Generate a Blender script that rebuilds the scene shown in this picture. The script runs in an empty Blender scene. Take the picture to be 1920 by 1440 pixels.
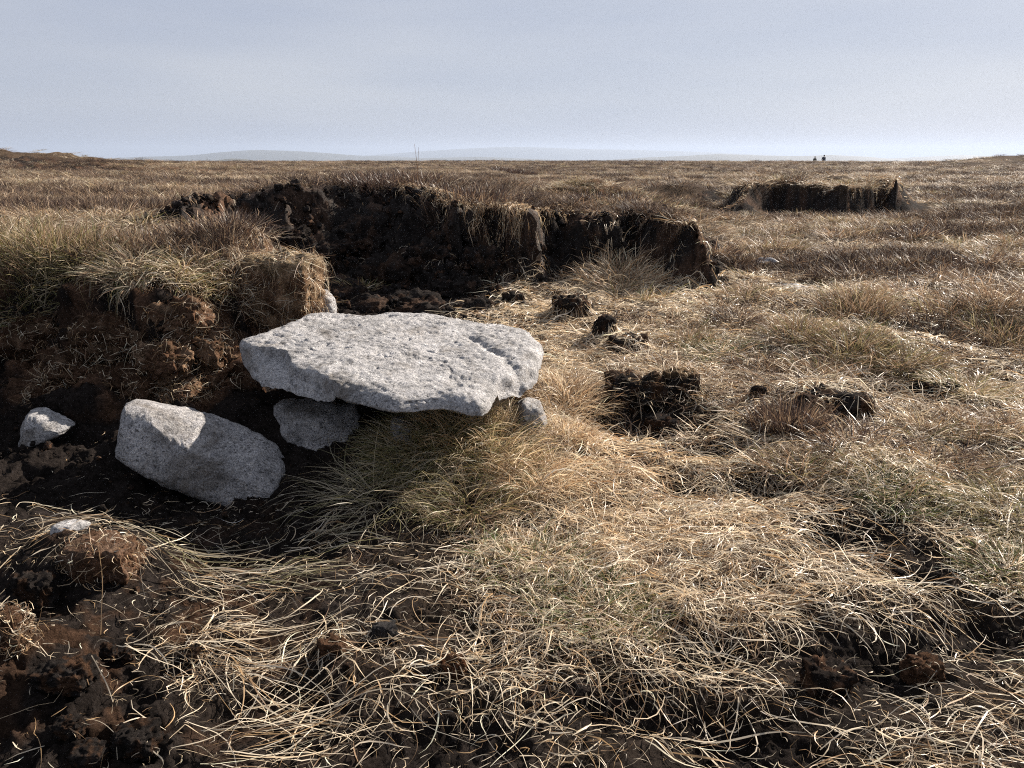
import bpy, bmesh, math, random
import numpy as np
from mathutils import Vector, Euler

rng = np.random.default_rng(11)
random.seed(5)
SC = bpy.context.scene
COL = SC.collection
PI = math.pi

# ------------------------------------------------------------------ camera
CAM_Z = 1.30
PITCH = math.radians(16.5)
FPX = 1450.0                       # focal length in pixels of a 1920 wide frame
cam_data = bpy.data.cameras.new('camera')
cam_data.sensor_width = 36.0
cam_data.lens = 36.0 * FPX / 1920.0
cam_data.clip_start = 0.05
cam_data.clip_end = 40000.0
cam = bpy.data.objects.new('camera', cam_data)
COL.objects.link(cam)
cam.location = (0, 0, CAM_Z)
cam.rotation_euler = (PI / 2 - PITCH, 0, 0)
SC.camera = cam

# ------------------------------------------------------------------ light
SUN_EL = math.radians(29)
SUN_AZ = math.radians(47)          # clockwise from the viewing direction (+Y)
world = bpy.data.worlds.new('World')
SC.world = world
world.use_nodes = True
wn = world.node_tree.nodes
wn.clear()
w_out = wn.new('ShaderNodeOutputWorld')
w_bg = wn.new('ShaderNodeBackground')
w_sky = wn.new('ShaderNodeTexSky')
w_sky.sky_type = 'NISHITA'
w_sky.sun_disc = False
w_sky.sun_elevation = SUN_EL
w_sky.sun_rotation = SUN_AZ
w_sky.altitude = 500
w_sky.air_density = 1.0
w_sky.dust_density = 2.0
w_sky.ozone_density = 4.0
w_bg.inputs['Strength'].default_value = 0.05
w_mix = wn.new('ShaderNodeMix'); w_mix.data_type = 'RGBA'      # thin even veil of high cloud over the clear sky
w_mix.inputs[0].default_value = .905
w_tc = wn.new('ShaderNodeTexCoord'); w_map = wn.new('ShaderNodeMapping'); w_map.inputs['Scale'].default_value = (1.2, 1.2, 7.0)
w_no = wn.new('ShaderNodeTexNoise'); w_no.inputs['Scale'].default_value = 1.6; w_no.inputs['Detail'].default_value = 5
w_rp = wn.new('ShaderNodeValToRGB'); w_rp.color_ramp.elements[0].position = .35; w_rp.color_ramp.elements[1].position = .75
w_rp.color_ramp.elements[0].color = (3.55, 3.85, 4.65, 1); w_rp.color_ramp.elements[1].color = (4.55, 4.7, 5.15, 1)
for a_, b_ in ((w_tc.outputs['Generated'], w_map.inputs[0]), (w_map.outputs[0], w_no.inputs['Vector']), (w_no.outputs['Fac'], w_rp.inputs[0]), (w_rp.outputs[0], w_mix.inputs[7])):
    world.node_tree.links.new(a_, b_)
world.node_tree.links.new(w_sky.outputs[0], w_mix.inputs[6])
world.node_tree.links.new(w_mix.outputs[2], w_bg.inputs[0])
world.node_tree.links.new(w_bg.outputs[0], w_out.inputs[0])
sun_d = bpy.data.lights.new('sun', 'SUN')
sun_d.energy = 5.0
sun_d.angle = math.radians(0.5)
sun_d.color = (1.0, 0.90, 0.78)
sun = bpy.data.objects.new('sun', sun_d)
COL.objects.link(sun)
to_sun = Vector((math.sin(SUN_AZ) * math.cos(SUN_EL), math.cos(SUN_AZ) * math.cos(SUN_EL), math.sin(SUN_EL)))
sun.rotation_euler = to_sun.to_track_quat('Z', 'Y').to_euler()
sun.location = to_sun * 50
vs = SC.view_settings
SC.display_settings.display_device = 'sRGB'
vs.view_transform = 'Standard'
vs.look = 'None'
vs.gamma = 1.0
vs.use_curve_mapping = False
vs.exposure = 1.4
SC.cycles.max_bounces = 6
SC.cycles.diffuse_bounces = 3
SC.cycles.glossy_bounces = 2
SC.cycles.transmission_bounces = 3
SC.cycles.volume_bounces = 2
SC.cycles.use_denoising = False
SC.cycles.pixel_filter_type = 'BLACKMAN_HARRIS'
SC.cycles.filter_width = 1.1
SC.cycles.sample_clamp_indirect = 4.0

# ------------------------------------------------------------------ numpy noise
def _hash(ix, iy, iz, seed):
    h = (ix.astype(np.int64) * 374761393 + iy.astype(np.int64) * 668265263 + iz.astype(np.int64) * 2147483647 + seed * 974711) & 0xFFFFFFFF
    h = ((h ^ (h >> 13)) * 1274126177) & 0xFFFFFFFF
    h = ((h ^ (h >> 15)) * 2246822519) & 0xFFFFFFFF
    return ((h ^ (h >> 16)) & 0xFFFFFF) / float(0xFFFFFF) * 2 - 1

def noise2(x, y, seed=0):
    x = np.asarray(x, float); y = np.asarray(y, float)
    ix = np.floor(x); iy = np.floor(y)
    fx = x - ix; fy = y - iy
    ux = fx * fx * fx * (fx * (fx * 6 - 15) + 10); uy = fy * fy * fy * (fy * (fy * 6 - 15) + 10)
    z = np.zeros_like(ix)
    def g(dx, dy):
        a = _hash(ix + dx, iy + dy, z, seed) * PI
        return np.cos(a) * (fx - dx) + np.sin(a) * (fy - dy)
    n0 = g(0, 0) * (1 - ux) + g(1, 0) * ux
    n1 = g(0, 1) * (1 - ux) + g(1, 1) * ux
    return (n0 * (1 - uy) + n1 * uy) * 1.5

def fbm2(x, y, oct=4, seed=0, gain=.5):
    s = 0; a = 1; f = 1; t = 0
    for o in range(oct):
        s = s + a * noise2(x * f, y * f, seed + o * 17); t += a; a *= gain; f *= 2.03
    return s / t

def noise3(p, seed=0):
    i = np.floor(p); f = p - i
    u = f * f * (3 - 2 * f)
    r = 0
    for dx in (0, 1):
        for dy in (0, 1):
            for dz in (0, 1):
                w = (u[:, 0] if dx else 1 - u[:, 0]) * (u[:, 1] if dy else 1 - u[:, 1]) * (u[:, 2] if dz else 1 - u[:, 2])
                r = r + w * _hash(i[:, 0] + dx, i[:, 1] + dy, i[:, 2] + dz, seed)
    return r

def fbm3(p, oct=4, seed=0, gain=.5):
    s = 0; a = 1; f = 1; t = 0
    for o in range(oct):
        s = s + a * noise3(p * f, seed + o * 31); t += a; a *= gain; f *= 2.03
    return s / t

def sstep(a, b, x):
    t = np.clip((x - a) / (b - a), 0, 1)
    return t * t * (3 - 2 * t)

# ------------------------------------------------------------------ photograph rays -> places on the ground
CP, SP = math.cos(PITCH), math.sin(PITCH)
def ray(px, py):
    u = (px - 960) / FPX; v = (720 - py) / FPX
    return u, CP + v * SP, -SP + v * CP
def at_z(px, py, z):
    u, dy, dz = ray(px, py)
    t = (z - CAM_Z) / dz
    return (u * t, dy * t)
def at_y(px, py, y):
    u, dy, dz = ray(px, py)
    t = y / dy
    return (u * t, y, CAM_Z + dz * t)
def to_px(x, y, z):
    zz = z - CAM_Z
    d = np.maximum(y * CP - zz * SP, .05)
    v = (y * SP + zz * CP) / d
    return 960 + FPX * x / d, 720 - FPX * v

# ------------------------------------------------------------------ plan polygons
def inside(x, y, P):
    c = np.zeros(x.shape, bool)
    n = len(P)
    for i in range(n):
        x0, y0 = P[i][:2]; x1, y1 = P[(i + 1) % n][:2]
        if y0 == y1: continue
        k = ((y0 > y) != (y1 > y)) & (x < (x1 - x0) * (y - y0) / (y1 - y0) + x0)
        c ^= k
    return c

def signed(x, y, P, W=None):
    best = np.full(x.shape, 1e9); w = np.zeros(x.shape)
    n = len(P)
    for i in range(n):
        x0, y0 = P[i][:2]; x1, y1 = P[(i + 1) % n][:2]
        ex, ey = x1 - x0, y1 - y0
        t = np.clip(((x - x0) * ex + (y - y0) * ey) / (ex * ex + ey * ey + 1e-12), 0, 1)
        d = np.hypot(x - x0 - t * ex, y - y0 - t * ey)
        k = d < best
        best = np.where(k, d, best)
        if W is not None:
            w = np.where(k, W[i] + (W[(i + 1) % n] - W[i]) * t, w)
    s = np.where(inside(x, y, P), best, -best)
    return (s, w) if W is not None else s

# banks: each vertex = (px, py, z, face width) for a lip seen in the photograph, or (x, y, None, width) behind it
def poly(lst):
    P = []; W = []; Z = []
    for a, b, z, w in lst:
        if z is None:
            P.append((a, b)); Z.append(np.nan)
        else:
            P.append(at_z(a, b, z)); Z.append(z)
        W.append(w)
    return P, W, Z

LEFT, LEFT_W, LEFT_Z = poly([
    (-700, 640, .58, .7), (-300, 580, .6, .75), (0, 545, .6, .75), (150, 550, .6, .65), (230, 568, .59, .5), (300, 572, .585, .45), (318, 556, .61, .5), (345, 535, .66, .6), (400, 508, .70, .6),
    (440, 492, .72, .5), (478, 470, .75, .3), (500, 445, .79, .25), (490, 428, .80, .3), (440, 418, .82, .4),
    (-3.2, 7.4, None, .6), (-2.2, 9.5, None, 1.5), (-.5, 12, None, 2.), (0, 17, None, 3), (-6, 30, None, 8), (-40, 34, None, 8), (-40, 2.4, None, .8), (-6, 2.6, None, .7)])
HAG, HAG_W, HAG_Z = poly([
    (345, 428, .72, .5), (430, 398, .80, 1.1), (530, 376, .90, 1.7), (640, 366, .93, 1.9), (750, 364, .95, 1.8), (800, 378, .90, 1.1), (870, 395, .85, .55),
    (930, 405, .81, .35), (985, 412, .78, .3), (1000, 402, .78, .3), (1055, 410, .73, .35), (1088, 432, .60, .4), (1125, 425, .68, .4),
    (1.5, 9.4, None, 1.2), (.6, 11, None, 1.5), (-1.2, 11, None, 1.5), (-2.6, 9.6, None, 1.2)])
LUMP, LUMP_W, LUMP_Z = poly([
    (1102, 440, .62, .35), (1130, 415, .74, .32), (1185, 400, .79, .30), (1240, 406, .79, .30), (1285, 418, .75, .32), (1300, 438, .68, .28), (1302, 425, .70, .28),
    (1290, 405, .74, .5), (1250, 382, .76, .8), (1150, 380, .78, .8)])
FAR, FAR_W, FAR_Z = poly([
    (1385, 374, .62, .4), (1410, 360, .70, .35), (1450, 352, .75, .28), (1530, 352, .77, .25), (1580, 360, .73, .25), (1620, 362, .70, .25), (1640, 350, .78, .2),
    (1668, 345, .82, .4), (1678, 354, .76, .4), (6.7, 14.0, None, .6), (6.2, 15.6, None, .9), (4.6, 15.4, None, .9)])
BANKS = [(LEFT, LEFT_W, LEFT_Z), (HAG, HAG_W, HAG_Z), (LUMP, LUMP_W, LUMP_Z), (FAR, FAR_W, FAR_Z)]

def bump(px, py, z, h, rx, ry=None):
    x, y = at_z(px, py, z)
    return (x, y, h, rx, ry or rx)
BUMPS = [
    bump(730, 690, .3, .24, .50, .38), bump(430, 690, .35, .12, .16, .2),
    bump(350, 670, .3, .14, .13, .22), bump(120, 690, .3, .08, .14, .2),          # earth that carries the slab
    bump(860, 825, .12, .13, .24, .20),          # grassy mound in front of the slab
    bump(1010, 820, .1, .05, .22, .22),
    bump(1060, 740, .1, .06, .22, .25),
    bump(160, 1040, .05, .13, .22, .22),        # fibrous lump, lower left
    bump(20, 1260, .03, .12, .18, .22),
    bump(480, 1030, 0, -.07, .4, .25), bump(400, 900, .05, -.06, .35, .2),          # hollow in the shade of the slab
    bump(1160, 500, .35, .13, .45, .35),        # grassy step below the right lump
    bump(1600, 580, .22, .10, .40, .3),
    bump(1520, 640, .18, .07, .35, .3),
    bump(1680, 660, .16, .10, .35, .25),
    bump(1880, 620, .18, .10, .4, .3),
    bump(1560, 750, .1, .08, .28, .22),
    bump(1240, 730, .1, .06, .22, .2),
    bump(1640, 900, .05, .05, .25, .2),
    
]
HOLES = [bump(*q) for q in [(1190, 775, .1, -.08, .30, .26), (1330, 830, .08, -.05, .16, .1), (1650, 640, .18, -.07, .2, .12), (1870, 660, .17, -.06, .2, .12), (1480, 700, .14, -.04, .16, .1), (1750, 640, .2, -.05, .2, .12), (1570, 790, .12, -.03, .25, .12), (1690, 720, .14, -.07, .22, .14), (1560, 1000, .03, -.04, .18, .11),
    (1640, 1220, .0, -.07, .25, .15), (1390, 1380, 0, -.05, .2, .12), (840, 1390, 0, -.06, .2, .12), (1330, 1230, .0, -.05, .14, .1), (1850, 1180, .0, -.035, .16, .1),
    (560, 1330, 0, -.05, .14, .1), (1240, 1320, 0, -.05, .12, .09), (1420, 900, .05, -.05, .14, .12), (1270, 900, .05, -.04, .12, .1), (1100, 1330, 0, -.05, .14, .1), (1700, 1060, .02, -.03, .13, .09)]]
BARE = [(700, 520, 240, 95, 1.0), (60, 860, 420, 90, 1.0), (430, 900, 330, 130, 1.0), (120, 1330, 210, 170, .9)]   # bare peat, as seen in the photograph
def bare_at(px, py):
    b = 0
    for cx_, cy_, rx, ry, a in BARE:
        b = np.maximum(b, a * np.exp(-(((px - cx_) / rx) ** 2 + ((py - cy_) / ry) ** 2) ** 2))
    return b
def hole_at(x, y):
    b = 0
    for hx, hy, hh, rx, ry in HOLES:
        b = np.maximum(b, np.exp(-((x - hx) / (rx * .95)) ** 2 - ((y - hy) / (ry * .95)) ** 2))
    return b
FLOOR_R = [0, 2, 3, 4, 5, 6, 8, 12, 20, 60, 112, 124, 140, 300, 1500, 5000, 20000]
FLOOR_Z = [0, 0, .03, .1, .18, .25, .33, .38, .40, .43, .45, -.42, -2.0, -14, -55, -70, -70]

def height(x, y):
    r = np.hypot(x, y)
    h = np.interp(r, FLOOR_R, FLOOR_Z)
    near = 1 - sstep(14, 40, r)
    h = h + near * (.060 * fbm2(x * 1.7, y * 1.7, 4, 3) + .026 * fbm2(x * 5.5, y * 5.5, 3, 8))
    mid = sstep(7, 14, r) * (1 - sstep(125, 200, r))
    h = h + mid * (.17 * fbm2(x * .35, y * .35, 4, 21) + .03 * noise2(x * 1.3, y * 1.3, 5))
    h = h + sstep(300, 900, r) * 8 * fbm2(x * .002, y * .002, 4, 77)
    # hummocks on the skyline, left and right
    h = h + .92 * np.exp(-((x + 27) / 7) ** 2 - ((y - 42) / 5) ** 2) * (1 + .6 * fbm2(x * .5, y * .5, 4, 9))
    h = h + .35 * np.exp(-((x + 18) / 5) ** 2 - ((y - 42) / 4) ** 2)
    h = h + .75 * np.exp(-((x - 46) / 9) ** 2 - ((y - 70) / 5) ** 2) * (1 + .6 * noise2(x * .3, y * .3, 19))
    h = h + .45 * np.exp(-((x - 1.2) / 1.3) ** 2 - ((y - 13.5) / 1.0) ** 2)
    h = h + .30 * np.exp(-((x - 3.4) / 1.5) ** 2 - ((y - 16) / 1.0) ** 2)
    for bx, by, bh, rx, ry in BUMPS + HOLES:
        h = h + bh * np.exp(-((x - bx) / rx) ** 2 - ((y - by) / ry) ** 2)
    return h

def bank_top(k, x, y, r):
    if k == 0:
        t = np.interp(r, [2, 4, 5, 7, 12, 20, 30], [.66, .70, .78, .76, .74, .72, .6])
        lx, ly = at_z(450, 440, .86)
        t = t + .13 * np.exp(-((x - lx) / .38) ** 2 - ((y - ly) / .35) ** 2)
        return t + .06 * fbm2(x * 2.5, y * 2.5, 3, 40) + .02 * fbm2(x * .6, y * .6, 2, 41)
    if k == 1:
        t = .66 + .36 * np.exp(-((x + 1.5) / 2.0) ** 2) + .0 * r
        t = np.maximum(t, .55 + .28 * np.exp(-((x - .1) / .7) ** 2 - ((y - 6.6) / .8) ** 2))
        return t - .10 * sstep(8.5, 11, y) + .12 * fbm2(x * 1.6, y * 1.6, 3, 43) + .015 * noise2(x * 9, y * 9, 3)
    if k == 2:
        return .74 + .09 * fbm2(x * 3., y * 3., 3, 44) + .05 * np.exp(-((x - 1.35) / .3) ** 2) - .06 * sstep(1.45, 1.62, x)
    return .86 + .05 * fbm2(x * 2., y * 2., 3, 45) + .06 * np.exp(-((x - 6.0) / .5) ** 2) - .05 * np.exp(-((x - 5.4) / .3) ** 2) - .32 * sstep(4.25, 3.4, x) + .10 * noise2(x * 1.7, y * 1.7, 47) - .10 * np.exp(-((x - 5.7) / .25) ** 2)

def terrain(x, y, parts=False):
    h = height(x, y)
    r = np.hypot(x, y)
    S = []
    wob = .07 * fbm2(x * 2.4, y * 2.4, 3, 60) + .03 * fbm2(x * 9, y * 9, 2, 61)
    wob2 = .22 * fbm2(x * 1.8, y * 1.8, 3, 62) + .15 * fbm2(x * 5, y * 5, 2, 63)
    for k, (P, W, Z) in enumerate(BANKS):
        s, w = signed(x, y, P, W)
        s = s + (wob if k == 0 else wob2) * np.minimum(1, .35 + w)
        t = np.clip(1 + s / w, 0, 1)
        if k == 1:
            f = .55 * t ** 1.1 + .45 * sstep(.62, 1.0, t)
        else:
            f = .38 * t + .62 * sstep(.35, 1.0, t)
        top = bank_top(k, x, y, r)
        h = np.where(t > 0, np.maximum(h, h + (top - h) * f), h)
        S.append((t, s))
    return (h, S) if parts else h

# ------------------------------------------------------------------ helpers
def link(o, parent=None):
    COL.objects.link(o)
    if parent: o.parent = parent
    return o

def tag(o, label=None, cat=None, group=None, kind=None):
    if label: o['label'] = label
    if cat: o['category'] = cat
    if group: o['group'] = group
    if kind: o['kind'] = kind
    return o

def mesh_np(name, V, F, col=None, smooth=True):
    """V (n,3); F (m,4) quads or (m,3)"""
    me = bpy.data.meshes.new(name)
    V = np.ascontiguousarray(V, np.float32); F = np.ascontiguousarray(F, np.int32)
    m, k = F.shape
    me.vertices.add(len(V)); me.vertices.foreach_set('co', V.ravel())
    me.loops.add(m * k); me.loops.foreach_set('vertex_index', F.ravel())
    me.polygons.add(m)
    me.polygons.foreach_set('loop_start', np.arange(0, m * k, k, dtype=np.int32))
    me.polygons.foreach_set('loop_total', np.full(m, k, np.int32))
    me.update(calc_edges=True)
    if smooth: me.polygons.foreach_set('use_smooth', np.ones(m, bool))
    if col is not None:
        a = me.color_attributes.new('Col', 'FLOAT_COLOR', 'POINT')
        c = np.ones((len(V), 4), np.float32); c[:, :3] = col
        a.data.foreach_set('color', c.ravel())
    return me

def obj(name, me, mat, parent=None, linkit=True):
    if mat: me.materials.append(mat)
    o = bpy.data.objects.new(name, me)
    if linkit: link(o, parent)
    return o

# ------------------------------------------------------------------ materials
def new_mat(name):
    m = bpy.data.materials.new(name); m.use_nodes = True
    nt = m.node_tree
    b = nt.nodes.get('Principled BSDF')
    return m, nt, b, nt.nodes.new, nt.links.new

def earth_mat():
    m, nt, b, N, L = new_mat('peat_and_turf')
    at = N('ShaderNodeAttribute'); at.attribute_name = 'Col'
    tc = N('ShaderNodeTexCoord')
    n1 = N('ShaderNodeTexNoise'); n1.inputs['Scale'].default_value = 60; n1.inputs['Detail'].default_value = 8; n1.inputs['Roughness'].default_value = .7
    n2 = N('ShaderNodeTexNoise'); n2.inputs['Scale'].default_value = 11; n2.inputs['Detail'].default_value = 6
    L(tc.outputs['Object'], n1.inputs['Vector']); L(tc.outputs['Object'], n2.inputs['Vector'])
    r1 = N('ShaderNodeMapRange'); r1.inputs['From Min'].default_value = .3; r1.inputs['From Max'].default_value = .72; r1.inputs['To Min'].default_value = .35; r1.inputs['To Max'].default_value = 2.0
    L(n1.outputs['Fac'], r1.inputs['Value'])
    r2 = N('ShaderNodeMapRange'); r2.inputs['From Min'].default_value = .3; r2.inputs['From Max'].default_value = .7; r2.inputs['To Min'].default_value = .6; r2.inputs['To Max'].default_value = 1.4
    L(n2.outputs['Fac'], r2.inputs['Value'])
    mu = N('ShaderNodeMath'); mu.operation = 'MULTIPLY'; L(r1.outputs[0], mu.inputs[0]); L(r2.outputs[0], mu.inputs[1])
    vm = N('ShaderNodeVectorMath'); vm.operation = 'SCALE'; L(at.outputs['Color'], vm.inputs[0]); L(mu.outputs[0], vm.inputs['Scale'])
    L(vm.outputs[0], b.inputs['Base Color'])
    b.inputs['Roughness'].default_value = .95; b.inputs['Specular IOR Level'].default_value = .02
    n3 = N('ShaderNodeTexNoise'); n3.inputs['Scale'].default_value = 38; n3.inputs['Detail'].default_value = 10; n3.inputs['Roughness'].default_value = .75
    L(tc.outputs['Object'], n3.inputs['Vector'])
    bp = N('ShaderNodeBump'); bp.inputs['Strength'].default_value = 1.0; bp.inputs['Distance'].default_value = .045
    L(n3.outputs['Fac'], bp.inputs['Height']); L(bp.outputs[0], b.inputs['Normal'])
    return m

def granite_mat(name, base=(.40, .39, .39), warm=0.0):
    m, nt, b, N, L = new_mat(name)
    tc = N('ShaderNodeTexCoord')
    v1 = N('ShaderNodeTexVoronoi'); v1.inputs['Scale'].default_value = 170
    v2 = N('ShaderNodeTexVoronoi'); v2.inputs['Scale'].default_value = 70
    n1 = N('ShaderNodeTexNoise'); n1.inputs['Scale'].default_value = 7; n1.inputs['Detail'].default_value = 7; n1.inputs['Roughness'].default_value = .65
    n2 = N('ShaderNodeTexNoise'); n2.inputs['Scale'].default_value = 130; n2.inputs['Detail'].default_value = 5; n2.inputs['Roughness'].default_value = .8
    n4 = N('ShaderNodeTexNoise'); n4.inputs['Scale'].default_value = 28; n4.inputs['Detail'].default_value = 8; n4.inputs['Roughness'].default_value = .7
    for n in (v1, v2, n1, n2, n4): L(tc.outputs['Object'], n.inputs['Vector'])
    sx = N('ShaderNodeSeparateColor'); L(v1.outputs['Color'], sx.inputs[0])
    cr = N('ShaderNodeValToRGB'); e = cr.color_ramp
    e.interpolation = 'CONSTANT'
    e.elements[0].position = 0; e.elements[0].color = (.045, .043, .045, 1)
    e.elements[1].position = .15; e.elements[1].color = (.26, .26, .28, 1)
    for p, c in ((.33, (.52, .51, .52)), (.58, (.40, .385, .39)), (.76, (.68, .66, .64)), (.9, (.34, .31, .29))):
        x = e.elements.new(p); x.color = (*c, 1)
    s2 = N('ShaderNodeSeparateColor'); L(v2.outputs['Color'], s2.inputs[0])
    cm = N('ShaderNodeMix'); cm.data_type = 'FLOAT'; cm.inputs[0].default_value = .4; L(sx.outputs[0], cm.inputs[2]); L(s2.outputs[1], cm.inputs[3])
    L(cm.outputs[0], cr.inputs[0])
    mixc = N('ShaderNodeMix'); mixc.data_type = 'RGBA'; mixc.inputs[0].default_value = .30
    mixc.inputs[7].default_value = (*base, 1)
    L(cr.outputs[0], mixc.inputs[6])
    r1 = N('ShaderNodeMapRange'); r1.inputs['From Min'].default_value = .32; r1.inputs['From Max'].default_value = .68; r1.inputs['To Min'].default_value = .66; r1.inputs['To Max'].default_value = 1.3
    L(n1.outputs['Fac'], r1.inputs['Value'])
    r2 = N('ShaderNodeMapRange'); r2.inputs['From Min'].default_value = .34; r2.inputs['From Max'].default_value = .52; r2.inputs['To Min'].default_value = .34; r2.inputs['To Max'].default_value = 1.0
    L(n2.outputs['Fac'], r2.inputs['Value'])
    r4 = N('ShaderNodeMapRange'); r4.inputs['From Min'].default_value = .34; r4.inputs['From Max'].default_value = .47; r4.inputs['To Min'].default_value = .55; r4.inputs['To Max'].default_value = 1.0
    L(n4.outputs['Fac'], r4.inputs['Value'])
    mu = N('ShaderNodeMath'); mu.operation = 'MULTIPLY'; L(r1.outputs[0], mu.inputs[0]); L(r2.outputs[0], mu.inputs[1])
    mu2 = N('ShaderNodeMath'); mu2.operation = 'MULTIPLY'; L(mu.outputs[0], mu2.inputs[0]); L(r4.outputs[0], mu2.inputs[1])
    st = N('ShaderNodeTexNoise'); st.inputs['Scale'].default_value = 4.5; st.inputs['Detail'].default_value = 9; st.inputs['Roughness'].default_value = .72; st.inputs['Distortion'].default_value = .6
    L(tc.outputs['Object'], st.inputs['Vector'])
    sr = N('ShaderNodeMapRange'); sr.inputs['From Min'].default_value = .51; sr.inputs['From Max'].default_value = .66; sr.inputs['To Max'].default_value = .75; L(st.outputs['Fac'], sr.inputs['Value'])
    mst = N('ShaderNodeMix'); mst.data_type = 'RGBA'; L(sr.outputs[0], mst.inputs[0]); L(mixc.outputs[2], mst.inputs[6]); mst.inputs[7].default_value = (.15, .125, .10, 1)
    mixc = mst
    vm = N('ShaderNodeVectorMath'); vm.operation = 'SCALE'; L(mixc.outputs[2], vm.inputs[0]); L(mu2.outputs[0], vm.inputs['Scale'])
    L(vm.outputs[0], b.inputs['Base Color'])
    b.inputs['Roughness'].default_value = .72; b.inputs['Specular IOR Level'].default_value = .35
    ad = N('ShaderNodeMath'); ad.operation = 'ADD'; L(n2.outputs['Fac'], ad.inputs[0])
    m4 = N('ShaderNodeMath'); m4.operation = 'MULTIPLY'; m4.inputs[1].default_value = 2.2; L(n4.outputs['Fac'], m4.inputs[0]); L(m4.outputs[0], ad.inputs[1])
    bp = N('ShaderNodeBump'); bp.inputs['Strength'].default_value = 1.0; bp.inputs['Distance'].default_value = .014
    L(ad.outputs[0], bp.inputs['Height']); L(bp.outputs[0], b.inputs['Normal'])
    return m

def blade_mat(name, trans=.3, rough=.42, spec=.4, per_instance=False):
    m, nt, b, N, L = new_mat(name)
    at = N('ShaderNodeAttribute'); at.attribute_name = 'Col'
    src = at.outputs['Color']
    if per_instance:
        oi = N('ShaderNodeObjectInfo')
        r = N('ShaderNodeMapRange'); r.inputs['To Min'].default_value = .65; r.inputs['To Max'].default_value = 1.3
        L(oi.outputs['Random'], r.inputs['Value'])
        vm = N('ShaderNodeVectorMath'); vm.operation = 'SCALE'; L(src, vm.inputs[0]); L(r.outputs[0], vm.inputs['Scale'])
        src = vm.outputs[0]
    L(src, b.inputs['Base Color'])
    b.inputs['Roughness'].default_value = rough; b.inputs['Specular IOR Level'].default_value = spec
    tr = N('ShaderNodeBsdfTranslucent'); L(src, tr.inputs['Color'])
    mx = N('ShaderNodeMixShader'); mx.inputs[0].default_value = trans
    out = nt.nodes.get('Material Output')
    L(b.outputs[0], mx.inputs[1]); L(tr.outputs[0], mx.inputs[2]); L(mx.outputs[0], out.inputs['Surface'])
    return m

def plain_mat(name, col, rough=.8, spec=.3):
    m, nt, b, N, L = new_mat(name)
    tc = N('ShaderNodeTexCoord'); n = N('ShaderNodeTexNoise'); n.inputs['Scale'].default_value = 14; n.inputs['Detail'].default_value = 5
    L(tc.outputs['Object'], n.inputs['Vector'])
    r = N('ShaderNodeMapRange'); r.inputs['To Min'].default_value = .7; r.inputs['To Max'].default_value = 1.3; L(n.outputs['Fac'], r.inputs['Value'])
    vm = N('ShaderNodeVectorMath'); vm.operation = 'SCALE'; vm.inputs[0].default_value = col; L(r.outputs[0], vm.inputs['Scale'])
    L(vm.outputs[0], b.inputs['Base Color'])
    b.inputs['Roughness'].default_value = rough; b.inputs['Specular IOR Level'].default_value = spec
    return m

M_EARTH = earth_mat()
M_HAG = earth_mat()
M_HAG.name = 'damp_black_peat'
_b = M_HAG.node_tree.nodes.get('Principled BSDF'); _b.inputs['Specular IOR Level'].default_value = .06; _b.inputs['Roughness'].default_value = .6
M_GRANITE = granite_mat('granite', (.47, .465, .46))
M_GRANITE_DIM = granite_mat('shaded_granite', (.30, .285, .275))  # granite copy darkened in colour for the stones that lie in shade
M_STRAW = blade_mat('dry_straw', .36, .42, .34)
M_TUFT = blade_mat('moor_grass_blades', .3, .55, .18, True)
M_TUSS = blade_mat('tussock_blades', .35, .45, .35)
M_HEATH = blade_mat('heather_twigs', .12, .7, .2, True)

# ------------------------------------------------------------------ terrain mesh
NA = 500
ang_in = np.linspace(-math.radians(54), math.radians(54), NA)
ang_out = np.linspace(math.radians(54), math.radians(306), 64)[1:-1]
ANG = np.concatenate([ang_in, ang_out])
rows = [.02, .35]
while rows[-1] < 16000:
    r = rows[-1]
    rows.append(r * np.interp(r, [.3, 1.2, 1.6, 9, 16, 60, 200, 16000], [1.06, 1.02, 1.0042, 1.0048, 1.012, 1.02, 1.05, 1.12]))
ROWS = np.array(rows)
na, nr = len(ANG), len(ROWS)
RR, AA = np.meshgrid(ROWS, ANG, indexing='ij')
TX = (RR * np.sin(AA)).ravel(); TY = (RR * np.cos(AA)).ravel()
TZ, SS = terrain(TX, TY, True)

# slopes by finite differences on the polar sheet -> normals
V0 = np.stack([TX, TY, TZ], 1)
G = V0.reshape(nr, na, 3)
dR = np.gradient(G, axis=0); dA = np.gradient(G, axis=1)
NRM = np.cross(dA, dR).reshape(-1, 3)
NRM /= np.linalg.norm(NRM, axis=1, keepdims=True) + 1e-12
NRM[NRM[:, 2] < 0] *= -1
slope = 1 - NRM[:, 2]
near = (RR.ravel() < 24)
face = np.zeros(len(TX)); facek = np.zeros(len(TX), int); topk = np.zeros(len(TX))
for k, (t, s) in enumerate(SS):
    fm = sstep(.0, .08, t) * (1 - sstep(.98, 1.0, t - np.clip(s, 0, .06) * .0)) * (s < .03)
    facek = np.where(fm > face, k + 1, facek)
    face = np.maximum(face, fm)
    topk = np.maximum(topk, (t >= 1) * 1.0)
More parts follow.
